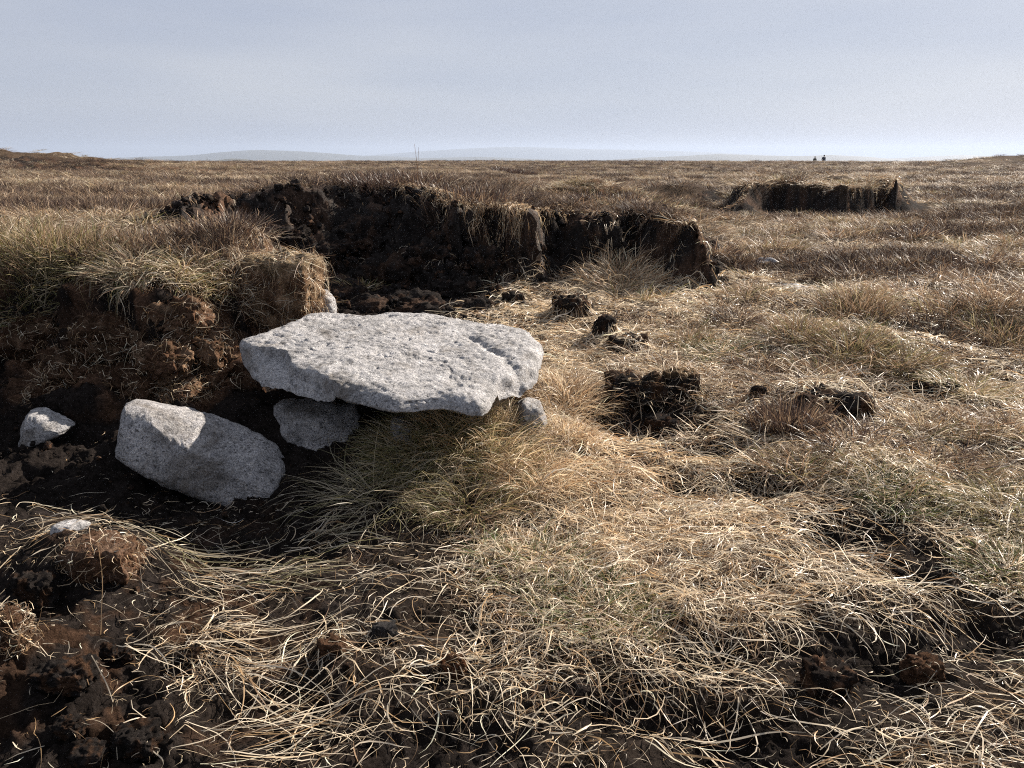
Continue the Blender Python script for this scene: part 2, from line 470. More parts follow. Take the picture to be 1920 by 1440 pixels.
# crumbly relief pushed along the normal, strongest on the bare peat faces
idx = np.where(near)[0]
P = V0[idx]
d1 = fbm3(P * np.array([5, 5, 5.]), 3, 101)
d2 = np.abs(fbm3(P * np.array([13, 13, 9.]), 4, 102))
d3 = fbm3(P * 45, 3, 103)
amp = face[idx]
_bx, _by = to_px(P[:, 0], P[:, 1], P[:, 2])
bare_low = bare_at(_bx, _by) + .6 * hole_at(P[:, 0], P[:, 1])
rough = .45 + .8 * amp + .8 * bare_low
hagface = (facek[idx] == 2) * amp
V0[idx] += NRM[idx] * ((d1 * (.05 * (amp * .9 + .1 + 1.1 * hagface) + .13 * amp * (facek[idx] == 1)) - d2 * .11 * (amp * .75 + .22 + .4 * hagface + .5 * bare_low) + d3 * .020 * rough))[:, None]

# ------------- colours of the ground (with shade put into the left bank face)
PXX, PYY = to_px(TX, TY, TZ)
col = np.zeros((len(TX), 3))
mix = lambda a, b, t: a + (b - a) * np.clip(t, 0, 1)[:, None]
straw_c = np.array([.055, .039, .027]); peat_c = np.array([.022, .0178, .0160]); brown_c = np.array([.105, .060, .038]); black_c = np.array([.024, .0205, .019]); heath_c = np.array([.055, .038, .031]); moor_c = np.array([.115, .083, .055])
col[:] = straw_c
nz = fbm2(TX * 1.1, TY * 1.1, 4, 200)
nz2 = fbm2(TX * 4, TY * 4, 4, 201)

DEN_PX = np.array([0, 160, 320, 480, 640, 800, 960, 1120, 1280, 1440, 1600, 1760, 1920.])
DEN_PY = np.array([380, 460, 560, 640, 720, 800, 880, 960, 1040, 1120, 1200, 1280, 1360, 1440.])
DEN = np.array([
    [5, 5, 5, 5, 5, 5, 6, 6, 6, 5, 5, 5, 5],
    [0, 0, 0, 0, 0, 0, 6, 7, 7, 6, 5, 5, 5],
    [0, 0, 0, 0, 0, 1, 8, 8, 9, 8, 6, 6, 7],
    [0, 0, 0, 0, 0, 1, 6, 8, 8, 7, 6, 7, 8],
    [0, 0, 0, 0, 0, 1, 6, 6, 6, 7, 5, 6, 7],
    [0, 0, 0, 0, 0, 2, 7, 7, 5, 6, 6, 6, 7],
    [0, 0, 0, 0, 0, 3, 7, 9, 8, 7, 6, 6, 6],
    [1, 1, 0, 0, 1, 3, 6, 9, 9, 8, 5, 5, 5],
    [1.6, 1, 1.4, 2, 1.6, 4, 7, 9, 9, 8, 6, 5, 5],
    [1, 1, 2.4, 3, 3.2, 5, 7, 8, 8, 7, 6, 5, 5],
    [.5, 1.4, 3.2, 3, 3, 4.4, 5.6, 6.2, 6.6, 6, 6, 6, 5],
    [.2, 1.4, 3.2, 3.2, 3.2, 3.8, 4.8, 5.4, 5.8, 5.4, 5.6, 5.6, 5],
    [.1, .7, 3, 3.2, 3, 3.4, 4, 4.5, 4.8, 4.4, 4.6, 4.6, 4.2],
    [0, .3, 2.8, 3.2, 3, 3, 3.4, 3.8, 3.8, 3.6, 4, 4, 4]]) / 9.0
def bilin(gx, gy, A, x, y):
    x = np.clip(x, gx[0], gx[-1]); y = np.clip(y, gy[0], gy[-1])
    i = np.clip(np.searchsorted(gx, x) - 1, 0, len(gx) - 2); j = np.clip(np.searchsorted(gy, y) - 1, 0, len(gy) - 2)
    fx = (x - gx[i]) / (gx[i + 1] - gx[i]); fy = (y - gy[j]) / (gy[j + 1] - gy[j])
    return (A[j, i] * (1 - fx) + A[j, i + 1] * fx) * (1 - fy) + (A[j + 1, i] * (1 - fx) + A[j + 1, i + 1] * fx) * fy
def straw_density(x, y, z):
    px, py = to_px(x, y, z)
    d = bilin(DEN_PX, DEN_PY, DEN, px, py) * (1 - .85 * hole_at(x, y)) * (1 - .7 * bare_at(px, py))
    return d
dens = straw_density(TX, TY, TZ)
nearw = 1 - sstep(8, 14, RR.ravel())
gap = sstep(.05, .28, nz2 * .8 + nz * .6)
col = mix(col, np.broadcast_to(peat_c, col.shape), nearw * np.clip(1.25 - dens * 1.25 + gap * .6 * (1 - dens * .6), 0, 1))
col = mix(col, np.broadcast_to(heath_c, col.shape), (1 - nearw) * sstep(.05, .35, fbm2(TX * .22, TY * .45, 4, 210)) * .75)
col = mix(col, np.broadcast_to(moor_c * 1.25, col.shape), (1 - nearw) * sstep(.1, .4, -fbm2(TX * .22, TY * .45, 4, 210)) * .6)
col = mix(col, np.broadcast_to(moor_c * .8, col.shape), topk * nearw * .9)
t2 = SS[1][0]; t3 = SS[2][0]
col = mix(col, np.broadcast_to(heath_c, col.shape), np.maximum((t2 >= 1), (t3 >= 1)) * (.4 + .6 * sstep(-.1, .2, nz2)))
bare_v = bare_at(PXX, PYY) * (RR.ravel() < 9) + hole_at(TX, TY)
col = mix(col, np.broadcast_to(peat_c * .9, col.shape), bare_v * 1.3)
fb = facek == 1
bc = mix(np.broadcast_to(brown_c, col.shape), np.broadcast_to(peat_c, col.shape), sstep(-.12, .22, nz2 + .5 * (PXX < 260) * .3))  # left part of the bank face darkened in colour for its shade
col = np.where((fb & (face > .0))[:, None], mix(col, bc, face), col)
hc = mix(np.broadcast_to(black_c, col.shape), np.broadcast_to(np.array([.062, .040, .029]), col.shape), sstep(-.02, .32, fbm3(V0 * np.array([7, 7, 3.]), 3, 300)))
col = np.where(((facek >= 2) & (face > 0))[:, None], mix(col, hc, face), col)
lowl = np.exp(-((TX + 1.05) / .45) ** 2 - ((TY - 1.9) / .7) ** 2)
col = mix(col, np.broadcast_to(brown_c * .55, col.shape), lowl * sstep(.0, .25, fbm2(TX * 7, TY * 7, 3, 305)) * .9)
far_r = RR.ravel()
col = mix(col, np.broadcast_to(np.array([.085, .075, .045]), col.shape), sstep(140, 400, far_r))

# faces, split into the ground and the four banks
I = np.arange(nr * na).reshape(nr, na)
a = I[:-1, :]; b_ = I[1:, :]
Q = np.stack([a, np.roll(a, -1, 1), np.roll(b_, -1, 1), b_], -1).reshape(-1, 4)
Q = Q[:, ::-1]
cx = V0[Q, 0].mean(1); cy = V0[Q, 1].mean(1)
region = np.zeros(len(Q), int)
t1, s1 = SS[0]
fq = lambda arr: arr[Q].mean(1)
cr_ = np.hypot(cx, cy)
region[(fq(t1) > .04) & (fq(s1) < 1.1) & (cr_ < 9) & (cx > -7) & (cy > 1)] = 1
for k, lim in ((1, 1.9), (2, 9), (3, 9)):
    t, s = SS[k]
    region[(fq(t) > .05) & (fq(s) < lim)] = k + 1
# a bare disc of ground under the viewpoint closes the sheet
def submesh(name, sel):
    F = Q[sel]
    u, inv = np.unique(F, return_inverse=True)
    return mesh_np(name, V0[u], inv.reshape(F.shape), col[u])
ground = obj('ground', submesh('ground', region == 0), M_EARTH); tag(ground, kind='structure')
bank_defs = [
    ('peat_bank', 'brown fibrous peat bank topped with shaggy grass, above the long grey boulder', 'peat bank'),
    ('peat_hag', 'broad black peat hag with crumbling slope behind the large granite slab', 'peat bank'),
    ('peat_hag', 'small peat hag with heather top and sunlit right end beside straw floor', 'peat bank'),
    ('peat_hag', 'distant low peat hag, long dark face standing alone on open moor', 'peat bank')]
bank_objs = []
for k, (nm, lab, cat) in enumerate(bank_defs):
    o = obj(nm, submesh(nm, region == k + 1), M_HAG if k == 1 else M_EARTH); tag(o, lab, cat); bank_objs.append(o)

# quick height lookup for everything that grows on the ground
MUD = [(*at_z(1495, 537, .27), .30, .22), (*at_z(1432, 490, .33), .2, .16)]
def in_mud(x, y):
    b = np.zeros(np.shape(x), bool)
    for mx, my, mw, mh in MUD: b |= ((x - mx) / mw) ** 2 + ((y - my + .12) / (mh * 1.6)) ** 2 < 1
    return b
GX0, GX1, GY0, GY1, GS = -8.0, 9.0, .3, 19.0, .02
gx = np.arange(GX0, GX1, GS); gy = np.arange(GY0, GY1, GS)
GXX, GYY = np.meshgrid(gx, gy)
GZ = terrain(GXX.ravel(), GYY.ravel()).reshape(GXX.shape)
def hz(x, y):
    x = np.asarray(x, float); y = np.asarray(y, float)
    fx = np.clip((x - GX0) / GS, 0, len(gx) - 1.001); fy = np.clip((y - GY0) / GS, 0, len(gy) - 1.001)
    i = fx.astype(int); j = fy.astype(int); fx = fx - i; fy = fy - j
    return (GZ[j, i] * (1 - fx) + GZ[j, i + 1] * fx) * (1 - fy) + (GZ[j + 1, i] * (1 - fx) + GZ[j + 1, i + 1] * fx) * fy
def h1(x, y): return float(terrain(np.array([float(x)]), np.array([float(y)]))[0])
def on_ground(px, py):
    """the place on the ground that the photograph shows at this pixel"""
    u, dy, dz = ray(px, py)
    t = np.linspace(1.0, 40, 6000)
    z = CAM_Z + dz * t
    x = u * t; y = dy * t
    hh = np.where((y < GY1 - .1), hz(x, y), .4)
    k = np.where(z <= hh)[0]
    k = k[0] if len(k) else -1
    return float(x[k]), float(y[k]), float(hh[k])

# ------------------------------------------------------------------ haze and hills
M_HILL = plain_mat('hill_moor', (.075, .072, .05))
def hill(lst, dist, depth, name='hill'):
    """ridge profile (px, py) standing at a distance"""
    pxs = np.array([p[0] for p in lst], float); pys = np.array([p[1] for p in lst], float)
    n = 90; m = 15
    xs = np.linspace(pxs[0], pxs[-1], n)
    prof = np.interp(xs, pxs, pys)
    k = np.ones(5) / 5; pp = np.pad(prof, 2, mode='edge'); prof = np.convolve(pp, k, 'valid')
    X = (xs - 960) / FPX * dist
    Zr = CAM_Z + (290 - prof) / FPX * dist
    Zr = Zr + fbm2(X * .004, X * 0 + dist, 3, 9) * dist * .00035
    base = -90
    V = []
    for j in range(m):
        t = -1 + 2 * j / (m - 1)
        w = (1 - t * t) ** 1.3
        zz = base + (Zr - base) * w + (0 if j in (0, m - 1) else 1) * fbm2(X * .003, np.full(n, t * 3), 3, 4) * dist * .0009 * (1 - w) * 3
        V.append(np.stack([X * (1 + t * depth / dist * .5), np.full(n, dist + t * depth), zz], 1))
    V = np.concatenate(V)
    J = np.arange(n * m).reshape(m, n)
    F = np.stack([J[:-1, :-1], J[:-1, 1:], J[1:, 1:], J[1:, :-1]], -1).reshape(-1, 4)
    o = obj(name, mesh_np(name, V, F), M_HILL); tag(o, kind='structure')
    return o
hill([(150, 300), (230, 296), (300, 293), (380, 291), (440, 285), (500, 281), (560, 283), (620, 286), (680, 291), (760, 293), (860, 299)], 7200, 900)
hill([(600, 300), (700, 291), (790, 284), (860, 280), (940, 276), (1010, 277), (1090, 280), (1180, 281), (1300, 285), (1450, 291), (1550, 300)], 11500, 1000)
hill([(1050, 302), (1130, 299), (1190, 295), (1260, 292), (1335, 288), (1400, 291), (1470, 292), (1540, 290), (1600, 293), (1650, 297), (1720, 302)], 5200, 700)
hill([(1560, 302), (1640, 296), (1700, 293), (1770, 290), (1830, 293), (1900, 296), (1990, 294), (2080, 300)], 6000, 700)
hill([(640, 302), (700, 298), (760, 296), (820, 295), (900, 293), (930, 294), (1000, 297), (1100, 301)], 6200, 600)
hill([(410, 302), (435, 298), (455, 296), (480, 297), (500, 301)], 3000, 200)

hz_me = bpy.data.meshes.new('haze')
bmh = bmesh.new(); bmesh.ops.create_cube(bmh, size=1.0)
for v in bmh.verts:
    v.co = Vector((v.co.x * 27000, v.co.y * 27000, (v.co.z + .5) * 235 - 100))
bmh.to_mesh(hz_me); bmh.free()
M_HAZE = bpy.data.materials.new('haze_air'); M_HAZE.use_nodes = True
nt = M_HAZE.node_tree; nt.nodes.clear()
o_ = nt.nodes.new('ShaderNodeOutputMaterial'); pv = nt.nodes.new('ShaderNodeVolumePrincipled')
pv.inputs['Color'].default_value = (.41, .49, .64, 1); pv.inputs['Density'].default_value = .00012; pv.inputs['Anisotropy'].default_value = .25
nt.links.new(pv.outputs[0], o_.inputs['Volume'])
haze = obj('haze', hz_me, M_HAZE); tag(haze, kind='stuff')

# ------------------------------------------------------------------ rocks
def resample(P, n):
    P = np.array(P, float)
    Pc = np.vstack([P, P[:1]])
    d = np.concatenate([[0], np.cumsum(np.linalg.norm(np.diff(Pc, axis=0), axis=1))])
    t = np.linspace(0, d[-1], n, endpoint=False)
    R = np.stack([np.interp(t, d, Pc[:, k]) for k in range(P.shape[1])], 1)
    return R
def smooth_closed(R, it):
    for _ in range(it):
        R = .25 * np.roll(R, 1, 0) + .5 * R + .25 * np.roll(R, -1, 0)
    return R

def make_slab():
    SZ, SL = .425, .075                                    # height of the top at y = 3.05 and its slope
    def on_plane(px, py, off=0):
        u, dy, dz = ray(px, py)
        t = (SZ + off - CAM_Z - SL * 3.05) / (dz - SL * dy)
        return (u * t, dy * t)
    OUT = [(447, 652), (468, 632), (520, 612), (572, 592), (620, 586), (685, 592), (720, 585), (800, 583), (860, 592), (905, 600), (955, 606), (992, 613), (1013, 627), (1019, 648),
           (1015, 680), (1001, 705), (968, 718), (938, 728), (926, 742), (916, 762), (903, 772), (880, 770), (820, 762), (780, 768), (738, 772), (700, 764), (650, 750), (600, 736), (550, 721), (500, 707), (470, 690), (454, 670)]
    O = [on_plane(px, py, -.055 if py > 640 else -.01) for px, py in OUT]
    n = 400
    O = smooth_closed(resample(O, n), 6)
    c = O.mean(0)
    nrm = np.roll(O, -1, 0) - np.roll(O, 1, 0)
    A = [on_plane(*p) for p in [(400, 640), (490, 652), (535, 662), (548, 688), (600, 702), (632, 722), (645, 745), (655, 775), (640, 830), (380, 830)]]
    B = [on_plane(*p) for p in [(1060, 640), (1012, 664), (962, 690), (934, 700), (929, 745), (935, 800), (1080, 800)]]
    nr_t, nr_e, nr_b = 84, 28, 12
    rings = []
    th0 = .075
    for k in range(1, nr_t + 1):
        f = .965 * (k / nr_t) ** .85
        rings.append((f, 0.0, 0))
    for k in range(1, nr_e + 1):
        a = PI * k / (nr_e + 1)
        rings.append((.965 + .035 * math.sin(a) ** .8 if a < PI / 2 else 1 - .10 * (1 - math.sin(a)), -(1 - math.cos(a)) / 2, 1))
    for k in range(nr_b):
        rings.append((.90 * (1 - (k + 1) / (nr_b + .5)), -1.0, 2))
    V = [np.array([[c[0], c[1], 0.]])]
    for f, dz, kind in rings:
        p = c + (O - c) * f
        V.append(np.column_stack([p, np.full(n, dz)]))
    V = np.concatenate(V)
    x, y, q = V[:, 0].copy(), V[:, 1].copy(), V[:, 2].copy()
    edge = signed(x, y, [tuple(p) for p in O[::4]])
    plane = SZ + SL * (y - 3.05) - .02 * (x - c[0])
    und = .018 * fbm2(x * 2.2, y * 2.2, 3, 500) + .007 * fbm2(x * 9, y * 9, 3, 501)
    ww = .012 * fbm2(x * 14, y * 14, 3, 502)
    sa = sstep(-.006, .012, signed(x, y, A) + ww); sb = sstep(-.006, .014, signed(x, y, B) + ww)
    dA_ = np.clip(signed(x, y, A), 0, .3); 
    drop = sa * (.038 + dA_ * .22) + sb * .045
    # grooves that run down the top near its right end
    gA = [on_plane(*p) for p in [(880, 625), (940, 660), (985, 700)]]
    gl = np.full(x.shape, 9.)
    for (p0, p1) in zip(gA[:-1], gA[1:]):
        ex, ey = p1[0] - p0[0], p1[1] - p0[1]
        t = np.clip(((x - p0[0]) * ex + (y - p0[1]) * ey) / (ex * ex + ey * ey), 0, 1)
        gl = np.minimum(gl, np.hypot(x - p0[0] - t * ex, y - p0[1] - t * ey))
    drop = drop + .02 * np.exp(-(gl / .03) ** 2)
    rim = .040 * (1 - np.clip(edge / .09, 0, 1)) ** 2.4
    top = plane + und - drop - rim
    th = th0 * (.55 + .45 * np.clip(edge / .10, 0, 1)) + .0 * x
    bot = plane - th0 - .03 * np.clip(edge / .2, 0, 1) + .02 * fbm2(x * 5, y * 5, 3, 503)
    bot = np.minimum(bot + sa * .030 + sb * .035, top - .018)
    z = top + (bot - top) * (-q)
    V = np.column_stack([x, y, z])
    # surface grain: pits and flaking pushed through space
    nn = fbm3(V * 22, 4, 510) * .006 + fbm3(V * 60, 3, 511) * .006 - np.clip(.06 - np.abs(fbm3(V * np.array([5, 9, 9]), 3, 515)), 0, 1) * .10
    pit = np.clip(fbm3(V * 30, 3, 512) - .42, 0, 1) * -.025
    V[:, 2] += (nn + pit) * np.where(q < -.6, .6, 1)
    eo = (q < 0) & (q > -1)
    dirn = (O - c) / np.linalg.norm(O - c, axis=1, keepdims=True)
    D = np.tile(dirn, (len(rings), 1)); D = np.vstack([[0, 0], D])
    V[:, :2] += D * (eo * (fbm3(V * np.array([9, 9, 22]), 4, 513) * .016))[:, None]
    F = []
    I = 1 + np.arange(len(rings) * n).reshape(len(rings), n)
    a, b = I[:-1], I[1:]
    F = np.stack([a, b, np.roll(b, -1, 1), np.roll(a, -1, 1)], -1).reshape(-1, 4)
    cap = np.stack([np.zeros(n, int), I[0], np.roll(I[0], -1), np.roll(I[0], -1)], -1)
    me = mesh_np('granite_slab', V, F)
    bm = bmesh.new(); bm.from_mesh(me); bm.verts.ensure_lookup_table()
    for j in range(n):
        f = bm.faces.new((bm.verts[0], bm.verts[int(I[0, j])], bm.verts[int(I[0, (j + 1) % n])])); f.smooth = True
    bm.faces.new([bm.verts[int(i)] for i in I[-1]])
    bmesh.ops.recalc_face_normals(bm, faces=bm.faces)
    bm.to_mesh(me); bm.free()
    o = obj('granite_slab', me, M_GRANITE)
    return tag(o, 'large flat grey granite slab lying across smaller boulders below the peat bank', 'rock')
make_slab()

def make_boulder(name, out, y0, depth, label, mat, lean=.35, p=3.0, n=160, rough=1.0, sink=.03, seed=1, cuts=None):
    """outline seen from the front, at distance y0, swelled to a solid of real depth"""
    if y0 is None:
        lo = max(out, key=lambda q: q[1]); y0 = on_ground(*lo)[1]
    zb = min(at_y(px, py, y0)[2] for px, py in out)
    def on_lean(px, py):
        u, dy, dz = ray(px, py)
        yc = y0 + depth * .5
        t = (yc + (CAM_Z - zb) * lean) / (dy - dz * lean)
        return (u * t, CAM_Z + dz * t)
    O = np.array([on_lean(px, py) for px, py in out])
    O = smooth_closed(resample(O, n), 2)
    c = O.mean(0)
    zmin = O[:, 1].min()
    ks = []
    m = 22
    for k in range(1, m):
        a = PI * k / m
        ks.append((abs(math.sin(a)) ** (2 / p), -math.copysign(abs(math.cos(a)) ** (2 / p), math.cos(a))))
    V = [[c[0], c[1], -1.0]]
    for f, d in ks:
        for q in O: V.append([c[0] + (q[0] - c[0]) * f, c[1] + (q[1] - c[1]) * f, d])
    V.append([c[0], c[1], 1.0])
    V = np.array(V)
    X = V[:, 0]; Z = V[:, 1]
    Y = y0 + depth * .5 * (V[:, 2] + 1) + (Z - zmin) * lean
    W = np.column_stack([X, Y, Z])
    ctr = W.mean(0)
    dn = W - ctr; dn /= np.linalg.norm(dn, axis=1, keepdims=True)
    for nx, ny, nz, fr in (cuts or [(.5, -.3, .8, .86), (-.7, -.6, .4, .84), (.2, -.9, .1, .9), (.8, -.3, -.3, .88)]):
        nv = np.array([nx, ny, nz]); nv /= np.linalg.norm(nv)
        q = (W - ctr) @ nv
        ex = np.maximum(q - fr * q.max(), 0)
        W = W - ex[:, None] * .92 * nv
    W = W + dn * (fbm3(W * 6, 3, seed) * .035 * rough - np.abs(fbm3(W * 9, 3, seed + 3)) * .03 * rough + fbm3(W * 24, 4, seed + 5) * .014 * rough + fbm3(W * 70, 3, seed + 9) * .006)[:, None]
    W[:, 2] -= sink
    J = 1 + np.arange((m - 1) * n).reshape(m - 1, n)
    a, b = J[:-1], J[1:]
    F = np.stack([a, np.roll(a, -1, 1), np.roll(b, -1, 1), b], -1).reshape(-1, 4)
    me = mesh_np(name, W, F)
    bm = bmesh.new(); bm.from_mesh(me); bm.verts.ensure_lookup_table()
    for j in range(n):
        f = bm.faces.new((bm.verts[0], bm.verts[int(J[0, (j + 1) % n])], bm.verts[int(J[0, j])])); f.smooth = True
        f = bm.faces.new((bm.verts[len(W) - 1], bm.verts[int(J[-1, j])], bm.verts[int(J[-1, (j + 1) % n])])); f.smooth = True
    bmesh.ops.recalc_face_normals(bm, faces=bm.faces)
    bm.to_mesh(me); bm.free()
    o = obj(name, me, mat)
    return tag(o, label, 'rock')

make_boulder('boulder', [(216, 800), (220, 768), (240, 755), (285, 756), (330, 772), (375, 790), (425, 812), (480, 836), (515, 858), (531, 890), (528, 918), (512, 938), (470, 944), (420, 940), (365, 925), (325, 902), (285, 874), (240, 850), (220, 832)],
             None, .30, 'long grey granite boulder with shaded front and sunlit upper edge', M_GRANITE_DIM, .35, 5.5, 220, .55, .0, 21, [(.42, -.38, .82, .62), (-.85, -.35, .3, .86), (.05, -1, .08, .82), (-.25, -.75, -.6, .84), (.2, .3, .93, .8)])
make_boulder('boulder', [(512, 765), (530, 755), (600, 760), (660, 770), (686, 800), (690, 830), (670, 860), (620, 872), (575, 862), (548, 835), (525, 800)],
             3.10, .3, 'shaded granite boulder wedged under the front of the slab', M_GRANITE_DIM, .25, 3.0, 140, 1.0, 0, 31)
make_boulder('stone', [(38, 838), (44, 790), (52, 765), (70, 764), (100, 780), (136, 798), (110, 812), (75, 826)],
             None, .16, 'small pale wedge shaped stone set in the peat left of the long boulder', M_GRANITE, .5, 3.5, 90, .4, .012, 41)
make_boulder('stone', [(586, 585), (588, 555), (598, 543), (612, 542), (624, 555), (631, 580), (630, 610), (586, 612)],
             4.30, .14, 'small upright rounded stone between turf block and slab', M_GRANITE, .3, 3.0, 80, .6, 0, 51)
make_boulder('stone', [(968, 760), (988, 750), (1014, 755), (1022, 785), (1014, 822), (992, 826), (972, 795)],
             None, .14, 'small pale stone showing through straw just right of the slab', M_GRANITE, .3, 3.0, 80, .8, 0, 61)
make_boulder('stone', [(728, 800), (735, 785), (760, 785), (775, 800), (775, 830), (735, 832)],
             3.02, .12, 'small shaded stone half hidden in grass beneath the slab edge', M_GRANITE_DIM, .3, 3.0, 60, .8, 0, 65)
def small_stone(px, py, w, h, label, mat, seed):
    x, y, z = on_ground(px, py)
    pxw = w / FPX * math.hypot(y, 1.2)
    out = [(px + w / 2 * math.cos(a), py - h * .3 + h / 2 * math.sin(a) * (1.0 if math.sin(a) < 0 else 1.0)) for a in np.linspace(0, 2 * PI, 12, endpoint=False)]
    return make_boulder('stone', out, y, pxw * .8, label, mat, .25, 2.8, 60, min(.8, 5 * pxw), 0, seed)
small_stone(745, 522, 32, 18, 'tiny pale stone resting on the black peat slope', M_GRANITE, 71)
small_stone(130, 998, 70, 24, 'white flat stone under straw in the lower left', M_GRANITE, 72)

# ------------------------------------------------------------------ clods and the turf block
def clod_mesh(name, sx, sy, sz, seed, rough=1.0, col_a=peat_c, col_b=brown_c, res=18, top=None, boxy=.45):
    bm = bmesh.new(); bmesh.ops.create_cube(bm, size=2.0)
    bmesh.ops.subdivide_edges(bm, edges=bm.edges, cuts=res, use_grid_fill=True)
    V = np.array([v.co for v in bm.verts])
    ln = np.linalg.norm(V, axis=1, keepdims=True); S = V / ln
    V = S * (1 - boxy) + V * boxy
    F = np.array([[v.index for v in f.verts] for f in bm.faces]); bm.free()
    s = np.array([sx, sy, sz]) / 2
    W = V * s
    sc = max(sx, sy, sz)
    off = seed * 3.7
    q = W / sc
    dsp = fbm3(q * 3 + off, 3, seed) * .20 + np.abs(fbm3(q * 8 + off, 4, seed + 3)) * -.20 + fbm3(q * 24 + off, 3, seed + 6) * .055
    W = W + S * (dsp * rough * min(sx, sy, sz))[:, None]
    t = sstep(-.1, .3, fbm3(q * 6 + off, 3, seed + 8))
    c = col_a + (col_b - col_a) * t[:, None]
    if top is not None:
        k = sstep(.55, .9, V[:, 2] + .15 * fbm3(q * 6, 2, seed)); c = c + (top - c) * k[:, None]
    return mesh_np(name, W, F, c)
def clod(px, py, w_px, h_px, label, seed, depth=.8, name='peat_clod', cat='peat clod', a=black_c, b=np.array([.05, .03, .02]), rot=0, rough=1.0, top=None, res=16, boxy=.4):
    x, y, z = on_ground(px, py)
    d = y / CP
    w = w_px / FPX * d * 1.0; h = h_px / FPX * d
    me = clod_mesh(name, w, w * depth, h * 1.25, seed, rough, a, b, res, top, boxy)
    o = obj(name, me, M_EARTH)
    o.location = (x, y + w * depth * .35, z + h * .20); o.rotation_euler = (0, 0, rot)
    q = ((GXX - x) / (w * .5)) ** 2 + ((GYY - y - w * depth * .35) / (w * depth * .5)) ** 2
    np.maximum(GZ, np.where(q < 1.2, z + h * .55 * np.sqrt(np.clip(1.15 - q, 0, 1)), -9), out=GZ)
    CLODS.append((x, y + w * depth * .35, w))
    return tag(o, label, cat)
CLODS = []
BIG = []
BIG.append(clod(1072, 594, 72, 44, 'squarish dark peat clod sitting on straw beyond the slab', 3, rot=.2, b=np.array([.075, .045, .03])))
clod(1136, 632, 46, 46, 'upright pointed black peat clod on straw right of the slab', 4, rot=.6)
clod(1180, 660, 80, 34, 'low crumbling peat clod just in front of the pointed one', 5, rough=1.4)
clod(962, 568, 44, 22, 'small black clod at the foot of the big hag', 6)
clod(1424, 752, 34, 34, 'small black clod alone among straw left of the heather clump', 7)
clod(1357, 530, 20, 14, 'tiny dark clod on straw right of the small hag', 8)
BIG.append(clod(1275, 745, 80, 66, 'square peat block with matted straw top beside dark hollow', 9, rot=.1, top=np.array([.13, .09, .055]), res=20))
BIG.append(clod(1190, 770, 120, 70, 'broken black peat heap left of the square block', 10, rough=1.6, res=22))
clod(1240, 815, 70, 40, 'small black clod in front of the broken peat heap', 11, rough=1.3)
BIG.append(clod(1575, 785, 170, 52, 'wide dark peat mound behind the heather clump', 12, rough=1.3, res=30, boxy=.15, depth=.6))
clod(1770, 740, 80, 26, 'low strip of bare peat beside grass tussocks at the right', 13, rough=1.3)
clod(247, 1425, 110, 66, 'big black crumbly peat clod at the bottom left', 14, rough=1.2, res=26)
clod(125, 1385, 64, 44, 'rounded black clod behind the big bottom left clod', 15, rough=1.2)
clod(160, 1432, 80, 34, 'flat dark clod left of the big bottom left clod', 16, rough=1.2)
clod(48, 1150, 90, 90, 'tall black crumbling clod at left edge below the fibrous lump', 17, rough=1.5, res=24)
clod(200, 1235, 38, 32, 'small black clod between straw strands, left of pair', 18, rough=1.2)
clod(236, 1240, 30, 28, 'small black clod between straw strands, right of pair', 19, rough=1.2)
clod(355, 1245, 50, 30, 'low dark clod where two straw bundles cross', 20, rough=1.2)
clod(110, 1300, 120, 60, 'broad black clod with dusty brown patches near lower left', 23, rough=1.3, res=24, b=brown_c * .6)
LUMPS = []
LUMPS.append(clod(12, 1215, 70, 90, 'tan fibrous peat lump at the left edge', 24, rough=.9, res=22, a=brown_c * .8, b=np.array([.16, .105, .07])))
LUMPS.append(clod(178, 1080, 150, 75, 'brown fibrous peat lump in sunlight below the white stone', 25, rough=1.0, res=26, a=brown_c, b=np.array([.13, .085, .06])))
clod(718, 1205, 56, 46, 'dark grey clod among straw in bare peat near the bottom', 44, rough=.9, a=np.array([.035, .033, .033]), b=np.array([.06, .056, .055]))
clod(620, 1228, 60, 34, 'reddish brown crumb of peat left of the dark grey clod', 26, rough=1.3, a=brown_c * .7, b=brown_c)
clod(850, 1270, 60, 40, 'rusty brown peat lump under straw near the bottom middle', 27, rough=1.4, a=brown_c * .7, b=np.array([.1, .045, .025]))
clod(1560, 1300, 110, 60, 'brown crumbly peat lump under straw at lower right', 28, rough=1.4, a=peat_c, b=brown_c)
clod(1740, 1280, 80, 50, 'reddish peat lump right of the brown lump at lower right', 29, rough=1.4, a=brown_c * .6, b=brown_c)
# lumps standing out of the left bank face
BANK_LUMPS = []
for i, (px, py, w_, h_) in enumerate([(335, 600, 120, 90), (385, 665, 110, 120), (300, 680, 110, 100), (405, 735, 90, 80), (235, 730, 120, 80), (330, 735, 90, 60), (130, 700, 130, 100), (60, 640, 110, 90), (200, 640, 120, 80), (90, 745, 90, 60)]):
    x, y, z = on_ground(px, py)
    k_ = y / CP / FPX
    lit_ = px > 270  # lumps on the sunlit side are coloured paler, those in shade darker
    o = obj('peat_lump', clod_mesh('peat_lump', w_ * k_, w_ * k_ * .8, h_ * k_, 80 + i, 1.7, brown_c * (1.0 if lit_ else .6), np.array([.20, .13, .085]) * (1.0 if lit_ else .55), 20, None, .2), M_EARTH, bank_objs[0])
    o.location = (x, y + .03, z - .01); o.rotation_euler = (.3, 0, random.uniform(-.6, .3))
    BANK_LUMPS.append(o)
